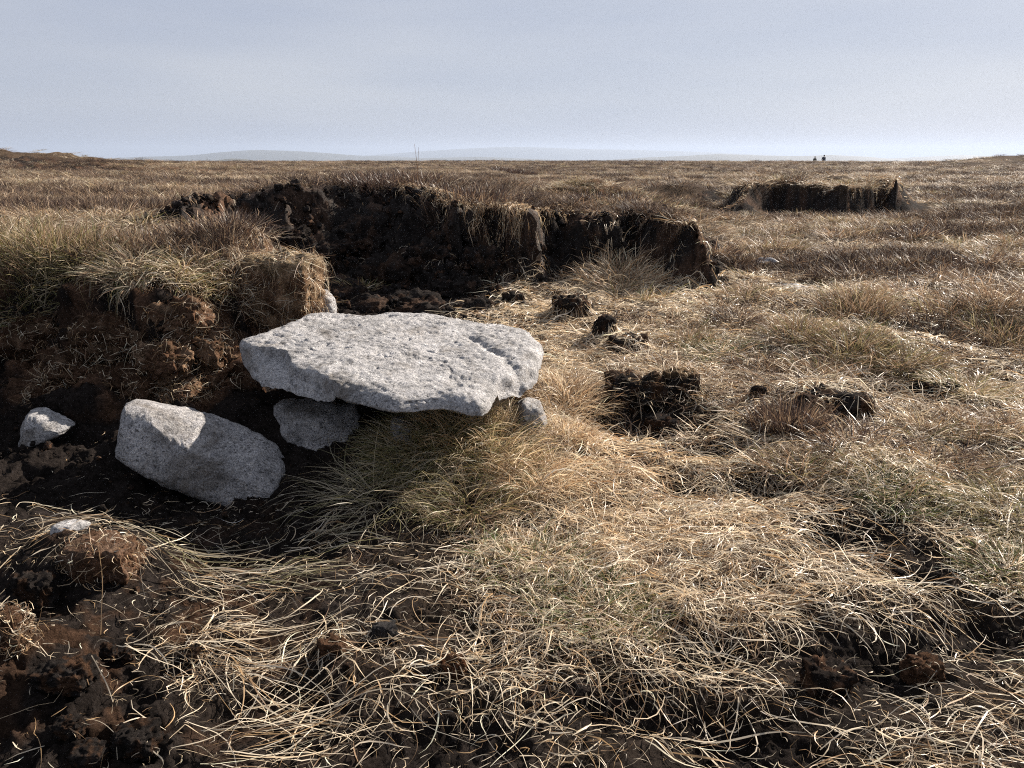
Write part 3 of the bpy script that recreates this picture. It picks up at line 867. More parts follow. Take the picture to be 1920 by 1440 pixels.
# slumped lumps on the slope of the black hag
for i, (px, py, w_, h_) in enumerate([(600, 470, 110, 70), (680, 445, 120, 80), (560, 515, 100, 60), (720, 520, 110, 70), (800, 490, 90, 80), (850, 545, 100, 60), (640, 555, 120, 60), (770, 572, 130, 50), (890, 582, 90, 40), (545, 450, 80, 60), (900, 500, 70, 80), (680, 575, 110, 40)]):
    x, y, z = on_ground(px, py)
    k_ = y / CP / FPX
    o = obj('peat_lump', clod_mesh('peat_lump', w_ * k_, w_ * k_ * .8, h_ * k_, 120 + i, 1.9, black_c, np.array([.055, .036, .027]), 18, None, .2), M_EARTH, bank_objs[1])
    o.location = (x, y + .05, z - .02); o.rotation_euler = (.3, 0, random.uniform(-.8, .8))
# turf block: brown root mat with a sunlit right side
tb = clod_mesh('turf_block', .42, .38, .50, 33, .9, np.array([.10, .06, .038]), np.array([.26, .175, .11]), 28, np.array([.22, .17, .11]), .45)
tbo = obj('turf_block', tb, M_EARTH)
bx, by, bz = at_y(535, 545, 4.28)
tbo.location = (bx, by, bz - .02); tbo.rotation_euler = (.05, .06, -.16)
tag(tbo, 'upright block of root matted turf at the slab\'s back left corner', 'turf block')

# ------------------------------------------------------------------ grass: ribbons
def ribbons(name, P, Wd, C, twist=None, flat=None):
    """P (n,s,3) paths, Wd (n,s) half widths, C (n,3) colours -> mesh of ribbons"""
    n, s, _ = P.shape
    T = np.gradient(P, axis=1)
    T /= np.linalg.norm(T, axis=2, keepdims=True) + 1e-9
    up = np.zeros_like(T); up[..., 2] = 1
    if flat is not None: up = up + flat[:, None, :]
    S = np.cross(T, up); S /= np.linalg.norm(S, axis=2, keepdims=True) + 1e-6
    B = np.cross(S, T)
    if twist is None: twist = np.zeros((n, s))
    D = S * np.cos(twist)[..., None] + B * np.sin(twist)[..., None]
    A_ = P + D * Wd[..., None]; B_ = P - D * Wd[..., None]
    V = np.stack([A_, B_], 2).reshape(-1, 3)
    base = (np.arange(n) * s * 2)[:, None] + (np.arange(s - 1) * 2)[None, :]
    F = np.stack([base, base + 1, base + 3, base + 2], -1).reshape(-1, 4)
    Cv = np.repeat(C, s * 2, axis=0)
    return mesh_np(name, V, F, Cv)

PAL = {
    'straw': (np.array([[.72, .62, .47], [.60, .48, .33], [.66, .57, .44], [.42, .28, .15], [.24, .155, .09], [.50, .45, .37]]), [.26, .22, .18, .14, .12, .08]),
    'gold': (np.array([[.70, .56, .39], [.60, .44, .27], [.46, .30, .165], [.74, .62, .44], [.28, .165, .09]]), [.28, .26, .18, .2, .08]),
    'olive': (np.array([[.20, .18, .08], [.13, .13, .05], [.34, .27, .14], [.25, .17, .08], [.46, .38, .23], [.08, .09, .03]]), [.24, .18, .2, .14, .12, .12]),
    'brown': (np.array([[.23, .150, .095], [.16, .105, .068], [.34, .25, .165], [.28, .185, .115], [.46, .37, .26]]), [.28, .2, .22, .2, .1]),
    'green': (np.array([[.07, .10, .025], [.10, .13, .04], [.15, .15, .06], [.30, .25, .13], [.05, .07, .02]]), [.3, .25, .2, .12, .13]),
    'old': (np.array([[.20, .138, .096], [.13, .090, .064], [.29, .21, .14], [.085, .060, .045]]), [.35, .3, .2, .15]),
    'heath': (np.array([[.062, .041, .034], [.045, .030, .027], [.095, .062, .046], [.14, .095, .065], [.035, .024, .022]]), [.3, .25, .2, .1, .15]),
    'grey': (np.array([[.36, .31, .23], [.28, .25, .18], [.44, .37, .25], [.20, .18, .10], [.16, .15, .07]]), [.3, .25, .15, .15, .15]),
    'fibre': (np.array([[.20, .12, .07], [.13, .075, .045], [.30, .20, .12], [.38, .28, .17]]), [.35, .3, .25, .1]),
}
def pick(pal, n, var=.18):
    c, p = PAL[pal]; p = np.array(p) / sum(p)
    C = c[rng.choice(len(c), n, p=p)]
    return np.clip(C * (1 + var * rng.standard_normal((n, 1))), .008, .85)

def litter(n_try, xr, yr, dens_fn, seed, wmul=1.0, lmul=1.0, s=7):
    x = rng.uniform(*xr, n_try); y = rng.uniform(*yr, n_try)
    z = hz(x, y)
    d = dens_fn(x, y, z)
    k = rng.random(n_try) < d
    x, y, d = x[k], y[k], d[k]
    n = len(x)
    dist = np.hypot(x, y)
    L = (.045 + .14 * rng.random(n) ** 1.5 + .13 * (rng.random(n) < .10)) * lmul
    flow = 3.0 * fbm2(x * .9, y * .9, 2, 700) + rng.normal(0, 1.0, n)       # neighbours lie roughly the same way
    th = np.where(rng.random(n) < .7, flow, rng.uniform(0, 2 * PI, n))
    curl = rng.normal(0, .75, n) + np.where(rng.random(n) < .07, rng.normal(0, 2.6, n), 0)
    curl2 = rng.normal(0, 1.0, n)
    t = np.linspace(0, 1, s)[None, :]
    ang = th[:, None] + curl[:, None] * t + curl2[:, None] * (t ** 2)
    kink = (rng.random(n) < .38)[:, None] * rng.normal(0, 1.1, n)[:, None] * (t > rng.uniform(.3, .8, n)[:, None])
    ang = ang + kink
    st = L[:, None] / (s - 1)
    X = x[:, None] + np.cumsum(np.cos(ang) * st, 1); Y = y[:, None] + np.cumsum(np.sin(ang) * st, 1)
    H = hz(X, Y)
    okb = np.ptp(H, axis=1) < .75 * L
    x, y, d, L, dist, t_, X, Y, H = x[okb], y[okb], d[okb], L[okb], dist[okb], 0, X[okb], Y[okb], H[okb]; n = len(x)
    # stiff blades bridge small dips: smooth the ground profile under each blade
    Hs = .5 * H + .25 * np.roll(H, 1, 1) + .25 * np.roll(H, -1, 1); Hs[:, 0] = H[:, 0]; Hs[:, -1] = H[:, -1]
    lift = (.003 + .030 * d * rng.random(n) ** 1.5)[:, None]
    arch = (L * np.clip(rng.normal(.05, .09, n), 0, .4))[:, None] * np.sin(PI * t ** rng.uniform(.7, 1.5, n)[:, None])
    tip = (L * np.clip(rng.normal(0, .09, n), 0, .35))[:, None] * t ** 2
    Z = np.maximum(Hs, H) + lift + arch + tip
    far = np.clip((dist / 3.0), .75, 2.2) ** .55
    w0 = (.0008 + .0016 * rng.random(n) ** 2.0 + .0010 * (rng.random(n) < .12)) * far * wmul
    prof = np.minimum(1, .45 + 2.2 * t) * (1 - .85 * t ** 3)
    tw = rng.normal(0, .7, n)[:, None] + rng.normal(0, 1.6, n)[:, None] * t
    return np.stack([X, Y, Z], -1), w0[:, None] * prof, tw, lift[:, 0] / (.003 + .030 * d)

def litter_d(x, y, z):
    d = straw_density(x, y, z)
    g1 = fbm2(x * 2.6, y * 2.6, 3, 720); g2 = fbm2(x * .9, y * .9, 2, 721)
    holes = sstep(-.24, .10, g1 * .8 + g2 * .5 + (d - .5) * .9)
    thin = np.clip(3.3 / np.hypot(x, y), .25, 1) ** 1.3
    on_rock = inside(x, y, SLAB_PLAN)
    return np.where(on_rock | (in_mud(x, y) & (rng.random(len(x)) < .8)), 0, d ** 1.25 * (.03 + .97 * holes) * thin)
SLAB_PLAN = [at_z(px, py, .42) for px, py in [(447, 650), (575, 588), (700, 584), (860, 590), (1015, 620), (1015, 700), (930, 740), (905, 780), (740, 780), (600, 740), (470, 700)]]

P1, W1, T1, D1 = litter(285000, (-2.0, 3.6), (1.15, 6.6), litter_d, 1)
px_, py_ = to_px(P1[:, 0, 0], P1[:, 0, 1], P1[:, 0, 2])
C1 = pick('straw', len(P1))
goldm = rng.random(len(P1)) < .85 * np.exp(-((px_ - 1130) / 190) ** 2 - ((py_ - 880) / 150) ** 2) + .25 * np.exp(-((px_ - 1000) / 150) ** 2 - ((py_ - 600) / 100) ** 2)
C1[goldm] = pick('gold', int(goldm.sum()))
oldm = D1 + .15 * rng.standard_normal(len(P1)) < .20          # last year's litter, sunk and brown
C1[oldm] = pick('old', int(oldm.sum()))
o = obj('straw_litter', ribbons('straw_litter', P1, W1, C1, T1), M_STRAW); tag(o, kind='stuff')
print('litter', len(P1))
# longer bleached strands, thinly strewn over the bare peat
def long_d(x, y, z):
    px, py = to_px(x, y, z)
    d = .05 + .15 * sstep(-.1, .3, fbm2(x * 2.2, y * 2.2, 3, 730))
    d = d * sstep(860, 1000, py) * np.where(px < 900, 1, .7)
    d = np.where((px < 140) & (py > 1120), d * .15, d)
    return d
P2, W2, T2, D2 = litter(9000, (-1.9, 2.2), (1.15, 2.9), long_d, 2, .8, 1.1, 12)
o = obj('loose_strands', ribbons('loose_strands', P2, W2, pick('straw', len(P2)), T2), M_STRAW); tag(o, kind='stuff')

# bundles of bleached blades swept together
def bundle(px0, py0, ang, L, n, spread, label, curve=.6, pal='straw'):
    x, y, z = on_ground(px0, py0)
    s = 12; t = np.linspace(0, 1, s)[None, :]
    c = curve * .6 + rng.normal(0, .4, n)
    a0 = ang + rng.normal(0, .36, n)
    LL = L * rng.uniform(.25, 1.0, n)
    A = a0[:, None] + c[:, None] * t + rng.normal(0, .5, n)[:, None] * t ** 2
    off = rng.normal(0, spread, n)
    al = rng.uniform(-.05, .45, n) * L
    X = x - off[:, None] * math.sin(ang) + al[:, None] * math.cos(ang) + np.cumsum(np.cos(A) * LL[:, None] / s, 1)
    Y = y + off[:, None] * math.cos(ang) + al[:, None] * math.sin(ang) + np.cumsum(np.sin(A) * LL[:, None] / s, 1)
    H = hz(X, Y); H = np.maximum(H, .5 * (np.roll(H, 1, 1) + np.roll(H, -1, 1)))
    Z = H + .008 + .035 * rng.random(n)[:, None] + .03 * np.sin(PI * t) * rng.random(n)[:, None]
    W = (.0008 + .0017 * rng.random(n) ** 1.6)[:, None] * np.minimum(1, .4 + 3 * t) * (1 - .8 * t ** 3)
    o = obj('straw_bundle', ribbons('straw_bundle', np.stack([X, Y, Z], -1), W, pick(pal, n, .12), rng.normal(0, .5, n)[:, None] + rng.normal(0, .8, n)[:, None] * t), M_STRAW)
    return tag(o, label, 'dead grass', 'bundles of bleached grass on the peat')
bundle(320, 1090, -.3, .42, 27, .035, 'sunlit bleached grass bundle curving below the shadow edge at left', .5)
bundle(350, 1180, -.1, .36, 36, .03, 'bleached grass bundle bent in a hook in the sun, left of bottom centre', 1.6)
bundle(230, 1225, .1, .34, 13, .02, 'straight pale grass bundle lying level across black clods', -.2)
bundle(380, 1240, -.5, .42, 36, .035, 'fanned bleached grass bundle running down to the right at lower left', .3)
bundle(420, 1400, .6, .40, 30, .04, 'bleached grass bundle slanting up to the right at the bottom', .2)
bundle(310, 1400, -.1, .40, 21, .05, 'loose bleached grass bundle at the bottom edge beside the big clod', .6)
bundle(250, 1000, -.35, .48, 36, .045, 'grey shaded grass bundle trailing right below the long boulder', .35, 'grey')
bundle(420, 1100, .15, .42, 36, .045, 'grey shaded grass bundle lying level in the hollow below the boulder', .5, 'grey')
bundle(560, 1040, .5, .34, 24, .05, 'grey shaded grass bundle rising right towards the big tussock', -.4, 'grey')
bundle(20, 1000, .1, .30, 15, .05, 'sunlit loose grass bundle at left edge by the white stone', .9)

# ------------------------------------------------------------------ upright tufts
def tuft_paths(n, rad, L, lean0=.25, lean1=1.3, s=6, droop=.6, centre_bias=.6, outward=1.0):
    a = rng.uniform(0, 2 * PI, n); r = rad * rng.random(n) ** centre_bias
    x = r * np.cos(a); y = r * np.sin(a)
    head = a + rng.normal(0, .7, n)
    th0 = np.clip(rng.normal(lean0 + .4 * outward * r / (rad + 1e-6), .25, n), 0, 1.6)
    th1 = np.clip(th0 + rng.normal(lean1, .5, n) * droop, 0, 2.6)
    LL = L * rng.uniform(.45, 1.15, n)
    t = np.linspace(0, 1, s)[None, :]
    th = th0[:, None] + (th1 - th0)[:, None] * t ** 1.3
    hd = head[:, None] + rng.normal(0, .7, n)[:, None] * t
    st = LL[:, None] / (s - 1)
    dx = np.sin(th) * np.cos(hd) * st; dy = np.sin(th) * np.sin(hd) * st; dz = np.cos(th) * st
    c = lambda q: np.concatenate([np.zeros((n, 1)), np.cumsum(q[:, :-1], 1)], 1)
    return x[:, None] + c(dx), y[:, None] + c(dy), c(dz), t

def tussock(px, py, rad, L, n, pal, label, lean=(.3, 1.3), w=.0016, name='grass_tussock', cat='grass tussock', s=7, droop=.75, squash=1.0, mix_pal=None, mixf=.3, xyz=None, mat=None):
    x0, y0, z0 = xyz or on_ground(px, py)
    X, Y, Z, t = tuft_paths(n, rad, L, lean[0], lean[1], s, droop)
    Y = Y * squash
    Hh = hz(x0 + X, y0 + Y)
    root = hz(x0 + X[:, :1], y0 + Y[:, :1])
    Zw = np.maximum(root + Z, np.minimum(Hh + .006 + .02 * rng.random((n, 1)), root + Z + .12))
    W = (w * rng.uniform(.6, 1.4, n))[:, None] * np.minimum(1, .5 + 2 * t) * (1 - .9 * t ** 2.5)
    C = pick(pal, n)
    if mix_pal:
        k = rng.random(n) < mixf; C[k] = pick(mix_pal, int(k.sum()))
    P = np.stack([X, Y, Zw - z0], -1)
    o = obj(name, ribbons(name, P, W, C, rng.normal(0, .8, n)[:, None] + rng.normal(0, 1.2, n)[:, None] * t), mat or M_TUSS)
    o.location = (x0, y0, z0)
    return tag(o, label, cat)

T = tussock
T(800, 860, .20, .22, 1400, 'olive', 'olive brown tussock spilling from under the slab\'s front edge', (.6, 1.6), w=.0012, mix_pal='grey', mixf=.4)
T(850, 800, .17, .19, 1300, 'olive', 'yellowish olive grass mound pressed against the slab\'s underside', (.5, 1.5), w=.0012, mix_pal='gold', mixf=.4)
T(760, 840, .12, .20, 700, 'olive', 'dark olive tuft between the wedged boulder and the grass mound', (.6, 1.5), w=.0012, mix_pal='grey', mixf=.35)
T(880, 940, .20, .18, 1300, 'olive', 'mossy green brown tussock in front of the slab, at the shadow edge', (.6, 1.6), w=.0012, mix_pal='brown', mixf=.45)
T(930, 840, .18, .20, 1500, 'gold', 'golden fine bladed tussock under the slab\'s right front corner', (.5, 1.5), w=.0012, mix_pal='olive', mixf=.35)
T(1010, 905, .15, .16, 1000, 'gold', 'golden tussock below the small pale stone', (.6, 1.5), w=.0012)
T(950, 880, .10, .13, 600, 'gold', 'fine golden grass hugging the foot of the small pale stone', (.3, 1.3), w=.0011, mix_pal='olive', mixf=.25)
T(1062, 815, .11, .13, 700, 'gold', 'golden tuft between the small pale stone and the tawny tussock', (.4, 1.4), w=.0011, mix_pal='brown', mixf=.3)
T(1060, 745, .18, .18, 1200, 'gold', 'tawny tussock against the slab\'s right end', (.5, 1.4), w=.0012, mix_pal='brown', mixf=.4)
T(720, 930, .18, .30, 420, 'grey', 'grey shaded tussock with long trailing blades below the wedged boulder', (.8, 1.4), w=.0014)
T(1000, 1060, .20, .11, 700, 'green', 'short green grass patch under straw in front of the golden slope', (.5, 1.4), w=.0012, mix_pal='straw', mixf=.45)
T(1120, 1150, .18, .10, 700, 'green', 'green grass patch at the lower edge of the straw slope', (.5, 1.4), w=.0012, mix_pal='straw', mixf=.4)
T(1605, 590, .24, .20, 1300, 'brown', 'tall brown tussock beside the grey mud patch', (.3, 1.0), w=.0016, mix_pal='olive', mixf=.2)
T(1500, 625, .20, .16, 900, 'brown', 'brown tussock left of the tall brown one', (.4, 1.2), w=.0015, mix_pal='olive', mixf=.35)
T(1595, 660, .20, .17, 1000, 'brown', 'dark tussock just in front of the tall brown one', (.4, 1.2), w=.0015, mix_pal='olive', mixf=.5)
T(1690, 690, .20, .16, 1000, 'olive', 'spreading olive tussock over a dark hollow, right of centre', (.6, 1.3), w=.0015, mix_pal='brown', mixf=.4)
T(1345, 662, .24, .11, 800, 'green', 'flat dark green tussock among straw beyond the peat block', (.6, 1.3), w=.0014, mix_pal='straw', mixf=.35)
T(1885, 640, .22, .18, 1000, 'brown', 'brown tussock at the right edge, halfway up', (.4, 1.2), w=.0016, mix_pal='olive', mixf=.3)
T(1870, 570, .22, .16, 800, 'brown', 'brown tussock near right edge beyond the pale straw patch', (.4, 1.2), w=.0016)
T(1820, 740, .20, .14, 800, 'olive', 'low olive tussock near the right edge above the green ones', (.6, 1.3), w=.0014, mix_pal='straw', mixf=.45)
T(1650, 880, .22, .10, 900, 'olive', 'low green brown tussock in the middle of the right side straw', (.6, 1.4), w=.0012, mix_pal='straw', mixf=.5)
T(1690, 935, .15, .09, 700, 'green', 'bright green tussock just in front of the low green brown one', (.5, 1.3), w=.0012, mix_pal='straw', mixf=.35)
T(1890, 960, .20, .15, 900, 'olive', 'olive tussock with combed blades at right edge', (.7, 1.3), w=.0012, mix_pal='grey', mixf=.45)
T(1885, 1070, .13, .09, 600, 'green', 'small green tussock at the right edge below the combed one', (.5, 1.3), w=.0012, mix_pal='straw', mixf=.4)
T(1730, 800, .20, .12, 800, 'brown', 'brown tussock right of the wide peat mound', (.6, 1.3), w=.0014, mix_pal='straw', mixf=.45)
# smaller tussocks dotted over the right side moor: copies of two
src_t = [T(1400, 560, .17, .15, 420, 'brown', 'low brown tussock on straw just right of the tiny dark clod near the small hag', (.4, 1.2), w=.0017, mix_pal='olive', mixf=.3),
         T(1760, 520, .17, .15, 420, 'brown', 'dark heathery tussock behind and right of the tall brown tussock', (.4, 1.2), w=.0019, mix_pal='heath', mixf=.5)]
for o in src_t: o['group'] = 'low tussocks dotted over the right side moor'
for i, (px, py, lab_) in enumerate([
        (1460, 470, 'low brown tussock beside the farther grey mud patch'), (1560, 480, 'heathery tussock between the far hag and the nearer grey mud patch'),
        (1660, 500, 'low brown tussock straight behind the tall brown tussock'), (1850, 500, 'heathery tussock close to the right edge, halfway to the far hag'),
        (1900, 460, 'low brown tussock touching the right edge beyond all other edge tussocks'), (1720, 450, 'heathery tussock in front of the far hag, right of its end'),
        (1620, 440, 'low brown tussock right in front of the far hag'), (1380, 600, 'heathery tussock on straw just behind the flat dark green tussock'),
        (1290, 640, 'low brown tussock left of the flat dark green tussock'), (1420, 690, 'heathery tussock right in front of the flat dark green tussock'),
        (1540, 700, 'low brown tussock behind the wide peat mound'), (1770, 640, 'heathery tussock between the olive tussock and the right edge one'),
        (1840, 810, 'low brown tussock in straw below the low olive one near the right edge'), (1740, 870, 'heathery tussock right of the low green brown tussock'),
        (1500, 880, 'low brown tussock in front of the reddish heather clump'), (1380, 760, 'heathery tussock between the square peat block and the heather clump'),
        (1810, 900, 'low brown tussock left of the combed olive tussock'), (1600, 840, 'heathery tussock just in front of the wide peat mound'),
        (1780, 590, 'low brown tussock right of the tall brown tussock'), (1340, 480, 'heathery tussock just right of the sunlit end of the small hag'),
        (1500, 440, 'low brown tussock in front of the far hag\'s left half'), (1820, 430, 'heathery tussock on the moor well right of the far hag')]):
    c = src_t[i % 2].copy(); COL.objects.link(c)
    c.location = on_ground(px, py); sc_ = random.uniform(.7, 1.15) * (1 if py > 600 else 1.35)
    c['label'] = lab_
    c.scale = (sc_, sc_, sc_ * random.uniform(.7, 1.05)); c.rotation_euler = (0, 0, random.uniform(0, 6.28))
T(1475, 812, .15, .15, 1600, 'heath', 'reddish brown heather clump in front of the wide peat mound', (.2, .6), w=.0016, name='heather_clump', cat='heather', droop=.5, mix_pal='brown', mixf=.25, mat=M_TUSS)
T(1160, 520, .35, .22, 1000, 'gold', 'straw coloured tussock on the step below the small hag', (.5, 1.2), w=.0024, mix_pal='brown', mixf=.35)
T(740, 350, .5, .16, 1500, 'heath', 'dark heather clump on top of the black hag under the two thin stems', (.2, .7), w=.003, name='heather_clump', cat='heather', droop=.5)
T(880, 378, .5, .14, 1300, 'heath', 'dark heather clump on top of the hag above its hanging straw', (.2, .7), w=.003, name='heather_clump', cat='heather', droop=.5, mix_pal='brown', mixf=.2)
T(1130, 385, .45, .14, 1200, 'heath', 'dark heather clump between the big hag and the small hag', (.2, .7), w=.003, name='heather_clump', cat='heather', droop=.5, mix_pal='brown', mixf=.2)
T(965, 335, .9, .22, 1500, 'heath', 'dark heather mound on the moor behind the big hag', (.2, .7), w=.005, name='heather_clump', cat='heather', droop=.5)
T(1225, 332, .9, .20, 1300, 'heath', 'dark heather mound on the moor behind the small hag', (.2, .7), w=.005, name='heather_clump', cat='heather', droop=.5)
# left bank top
T(30, 490, .28, .22, 1300, 'olive', 'tall olive grass tussock at the left edge of the bank top', (.25, 1.0), w=.0019, mix_pal='brown', mixf=.35)
T(105, 480, .26, .22, 1200, 'brown', 'upright brown and green tussock on the bank, second from left edge', (.2, .9), w=.0019, mix_pal='olive', mixf=.4)
T(150, 490, .24, .18, 1100, 'grey', 'grey green grass hanging over the bank lip above the small wedge stone', (.6, 1.3), w=.0018, mix_pal='olive', mixf=.4)
T(50, 530, .18, .2, 700, 'olive', 'olive grass draped over the shaded bank at left edge', (.7, 1.4), w=.0018, mix_pal='grey', mixf=.4)
T(255, 500, .18, .15, 800, 'grey', 'pale grey tussock on the bank lip above the long boulder', (.6, 1.3), w=.0017, mix_pal='straw', mixf=.25)
T(345, 505, .16, .15, 800, 'olive', 'yellowish green tussock on the bank lip left of the turf block', (.7, 1.4), w=.002, mix_pal='straw', mixf=.4)
T(440, 515, .14, .20, 700, 'straw', 'pale straw hanging down just left of the turf block', (.8, 1.5), w=.0014, mix_pal='brown', mixf=.45)
T(420, 465, .26, .13, 2200, 'heath', 'dark reddish heather clump on bank lobe behind the turf block', (.2, .7), w=.0016, name='heather_clump', cat='heather', droop=.5, mix_pal='brown', mixf=.35, mat=M_TUSS)
T(250, 470, .28, .14, 1700, 'heath', 'low heather clump mixed with grass in the middle of the left bank top', (.3, .8), w=.0016, name='heather_clump', cat='heather', droop=.5, mix_pal='brown', mixf=.55, mat=M_TUSS)

# ------------------------------------------------------------------ fringes hanging over the bank lips, roots on the faces
def lip_fringe(name, P, ids, n, L, pal, out=.5, parent=None, w=.0018, mix_pal=None, mixf=.3, back=.10, s=8):
    seg = [(P[i], P[i + 1]) for i in ids]
    ln = np.array([math.dist(a, b) for a, b in seg]); pr = ln / ln.sum()
    k = rng.choice(len(seg), n, p=pr); u = rng.random(n)
    A = np.array([q[0] for q in seg])[k]; B = np.array([q[1] for q in seg])[k]
    R = A + (B - A) * u[:, None]
    d = B - A; nrm = np.stack([d[:, 1], -d[:, 0]], 1); nrm /= np.linalg.norm(nrm, axis=1, keepdims=True)
    x = R[:, 0] - nrm[:, 0] * (rng.random(n) ** 1.5 * back - .05); y = R[:, 1] - nrm[:, 1] * (rng.random(n) ** 1.5 * back - .05)
    t = np.linspace(0, 1, s)[None, :]
    cl = noise2(x * 5.5, y * 5.5, 77) + .6 * noise2(x * 14, y * 14, 78)
    LL = L * rng.uniform(.35, 1.15, n) * np.clip(.65 + 1.3 * cl, .12, 1.45)
    jit = rng.normal(0, .5, (n, 2))
    ox = nrm[:, 0] * out + jit[:, 0] * .4; oy = nrm[:, 1] * out + jit[:, 1] * .4
    wob = rng.normal(0, .10, n)[:, None] * np.sin(t * rng.uniform(2, 6, n)[:, None])
    X = x[:, None] + (ox * LL)[:, None] * (t - .45 * t * t) + wob * LL[:, None]; Y = y[:, None] + (oy * LL)[:, None] * (t - .45 * t * t) - wob * LL[:, None] * .5
    Z = hz(x, y)[:, None] + .01 + LL[:, None] * (rng.uniform(.1, .6, n)[:, None] * t - rng.uniform(.7, 1.25, n)[:, None] * t * t)
    HH = hz(X, Y)
    ok = (HH.max(1) - HH[:, 0]) < .14                    # strands hang outwards; none climbs the face
    x, y, X, Y, Z, HH = x[ok], y[ok], X[ok], Y[ok], Z[ok], HH[ok]; n = len(x)
    Z = np.maximum(Z, np.minimum(HH + .004 + .035 * rng.random((n, 1)), Z + .10))
    W = (w * rng.uniform(.6, 1.4, n))[:, None] * np.minimum(1, .5 + 2 * t) * (1 - .85 * t ** 2.5)
    C = pick(pal, n)
    if mix_pal:
        q = rng.random(n) < mixf; C[q] = pick(mix_pal, int(q.sum()))
    o = obj(name, ribbons(name, np.stack([X, Y, Z], -1), W, C, rng.normal(0, 1., n)[:, None] + rng.normal(0, 1., n)[:, None] * t), M_TUSS, parent)
    if parent is None: tag(o, kind='stuff')
    else: o['kind'] = 'stuff'
    return o
lip_fringe('hanging_grass', LEFT, [0, 1, 2, 3, 4], 1300, .24, 'olive', .6, bank_objs[0], .0019, 'grey', .5, .25)
lip_fringe('hanging_grass', LEFT, [4, 5, 6, 7, 8], 1500, .20, 'straw', .6, bank_objs[0], .0016, 'brown', .5, .2)
lip_fringe('hanging_grass', LEFT, [7, 8, 9, 10], 900, .14, 'brown', .5, bank_objs[0], .0016, 'straw', .3, .2)
lip_fringe('hanging_grass', HAG, [0, 1, 2, 3], 900, .10, 'brown', .4, bank_objs[1], .0024, 'heath', .4, .3)
lip_fringe('hanging_grass', HAG, [4, 5, 6, 7], 5200, .28, 'gold', .5, bank_objs[1], .0020, 'brown', .35, .5)
lip_fringe('hanging_grass', HAG, [8, 9, 10, 11], 1100, .15, 'gold', .5, bank_objs[1], .0020, 'brown', .5, .3)
lip_fringe('hanging_grass', LUMP, [0, 1, 2, 3, 4], 900, .13, 'brown', .5, bank_objs[2], .0024, 'heath', .4, .25)
lip_fringe('hanging_grass', LUMP, [3, 4, 5, 6, 7], 900, .16, 'brown', .4, bank_objs[2], .0020, 'brown', .4, .25)
lip_fringe('hanging_grass', FAR, list(range(len(FAR) - 1)), 3600, .16, 'brown', .5, bank_objs[3], .004, 'straw', .35, .4)

def fibres(name, n_try, xr, yr, cond, pal, L, parent, w=.0009):
    x = rng.uniform(*xr, n_try); y = rng.uniform(*yr, n_try)
    k = cond(x, y); x = x[k]; y = y[k]; n = len(x)
    s = 4; t = np.linspace(0, 1, s)[None, :]
    a = rng.uniform(0, 2 * PI, n)[:, None] + rng.normal(0, 1.2, n)[:, None] * t
    LL = (L * rng.uniform(.4, 1.3, n))[:, None]
    X = x[:, None] + np.cumsum(np.cos(a) * LL / s, 1); Y = y[:, None] + np.cumsum(np.sin(a) * LL / s, 1) * .6
    Z = hz(X, Y) + .004 + .03 * rng.random((n, 1)) + .02 * np.sin(PI * t) * rng.random((n, 1))
    W = (w * rng.uniform(.6, 1.6, n))[:, None] * (1 - .6 * t)
    o = obj(name, ribbons(name, np.stack([X, Y, Z], -1), W, pick(pal, n), rng.normal(0, 1, n)[:, None] + 0 * t), M_TUSS, parent)
    o['kind'] = 'stuff'
    return o
def on_left_face(x, y):
    s, w = signed(x, y, LEFT, LEFT_W); t = 1 + s / w
    return (t > .1) & (t < 1.05) & (rng.random(len(x)) < .3 + .7 * sstep(-.1, .2, fbm2(x * 6, y * 6, 3, 800)))
fibres('root_fibres', 26000, (-3.2, -1.1), (3.0, 5.4), on_left_face, 'fibre', .05, bank_objs[0])
def on_hag_face(x, y):
    s, w = signed(x, y, HAG, HAG_W); t = 1 + s / w
    return (t > .05) & (t < 1) & (rng.random(len(x)) < .12 + .5 * sstep(.1, .35, fbm2(x * 5, y * 5, 3, 810)))
fibres('root_fibres', 2600, (-3.4, 1.2), (4.8, 8), on_hag_face, 'straw', .08, bank_objs[1], .0014)
# matted roots on the turf block
def block_fibres(tbo, n, lmin, lmax):
    me = tbo.data
    V = np.array([v.co for v in me.vertices]); Nn = np.array([v.normal for v in me.vertices])
    k = rng.integers(0, len(V), n)
    p = V[k]; nn = Nn[k]
    s = 5; t = np.linspace(0, 1, s)[None, :, None]
    d = rng.normal(0, 1, (n, 3)); d[:, 2] -= .9 * (nn[:, 2] < .6); d -= nn * (d * nn).sum(1, keepdims=True); d /= np.linalg.norm(d, axis=1, keepdims=True)
    L = rng.uniform(lmin, lmax, (n, 1, 1))
    e = rng.normal(0, .5, (n, 3)); e -= nn * (e * nn).sum(1, keepdims=True)
    Pp = p[:, None, :] + nn[:, None, :] * (.004 + .018 * np.sin(PI * t) * rng.random((n, 1, 1))) + (d[:, None, :] * t + e[:, None, :] * t * t) * L
    W = .001 * rng.uniform(.6, 1.6, (n, 1)) * (1 - .6 * t[:, :, 0])
    C = pick('fibre', n); q = rng.random(n) < .55; C[q] = pick('straw', int(q.sum()))
    o = obj('root_mat', ribbons('root_mat', Pp, W, C, rng.normal(0, 1, n)[:, None] + 0 * t[:, :, 0]), M_TUSS, tbo)
    o['kind'] = 'stuff'
block_fibres(tbo, 2600, .03, .11)
for q in LUMPS: block_fibres(q, 380, .015, .045)
for q in BIG: block_fibres(q, 260, .02, .07)
for q in BANK_LUMPS: block_fibres(q, 650, .02, .07)

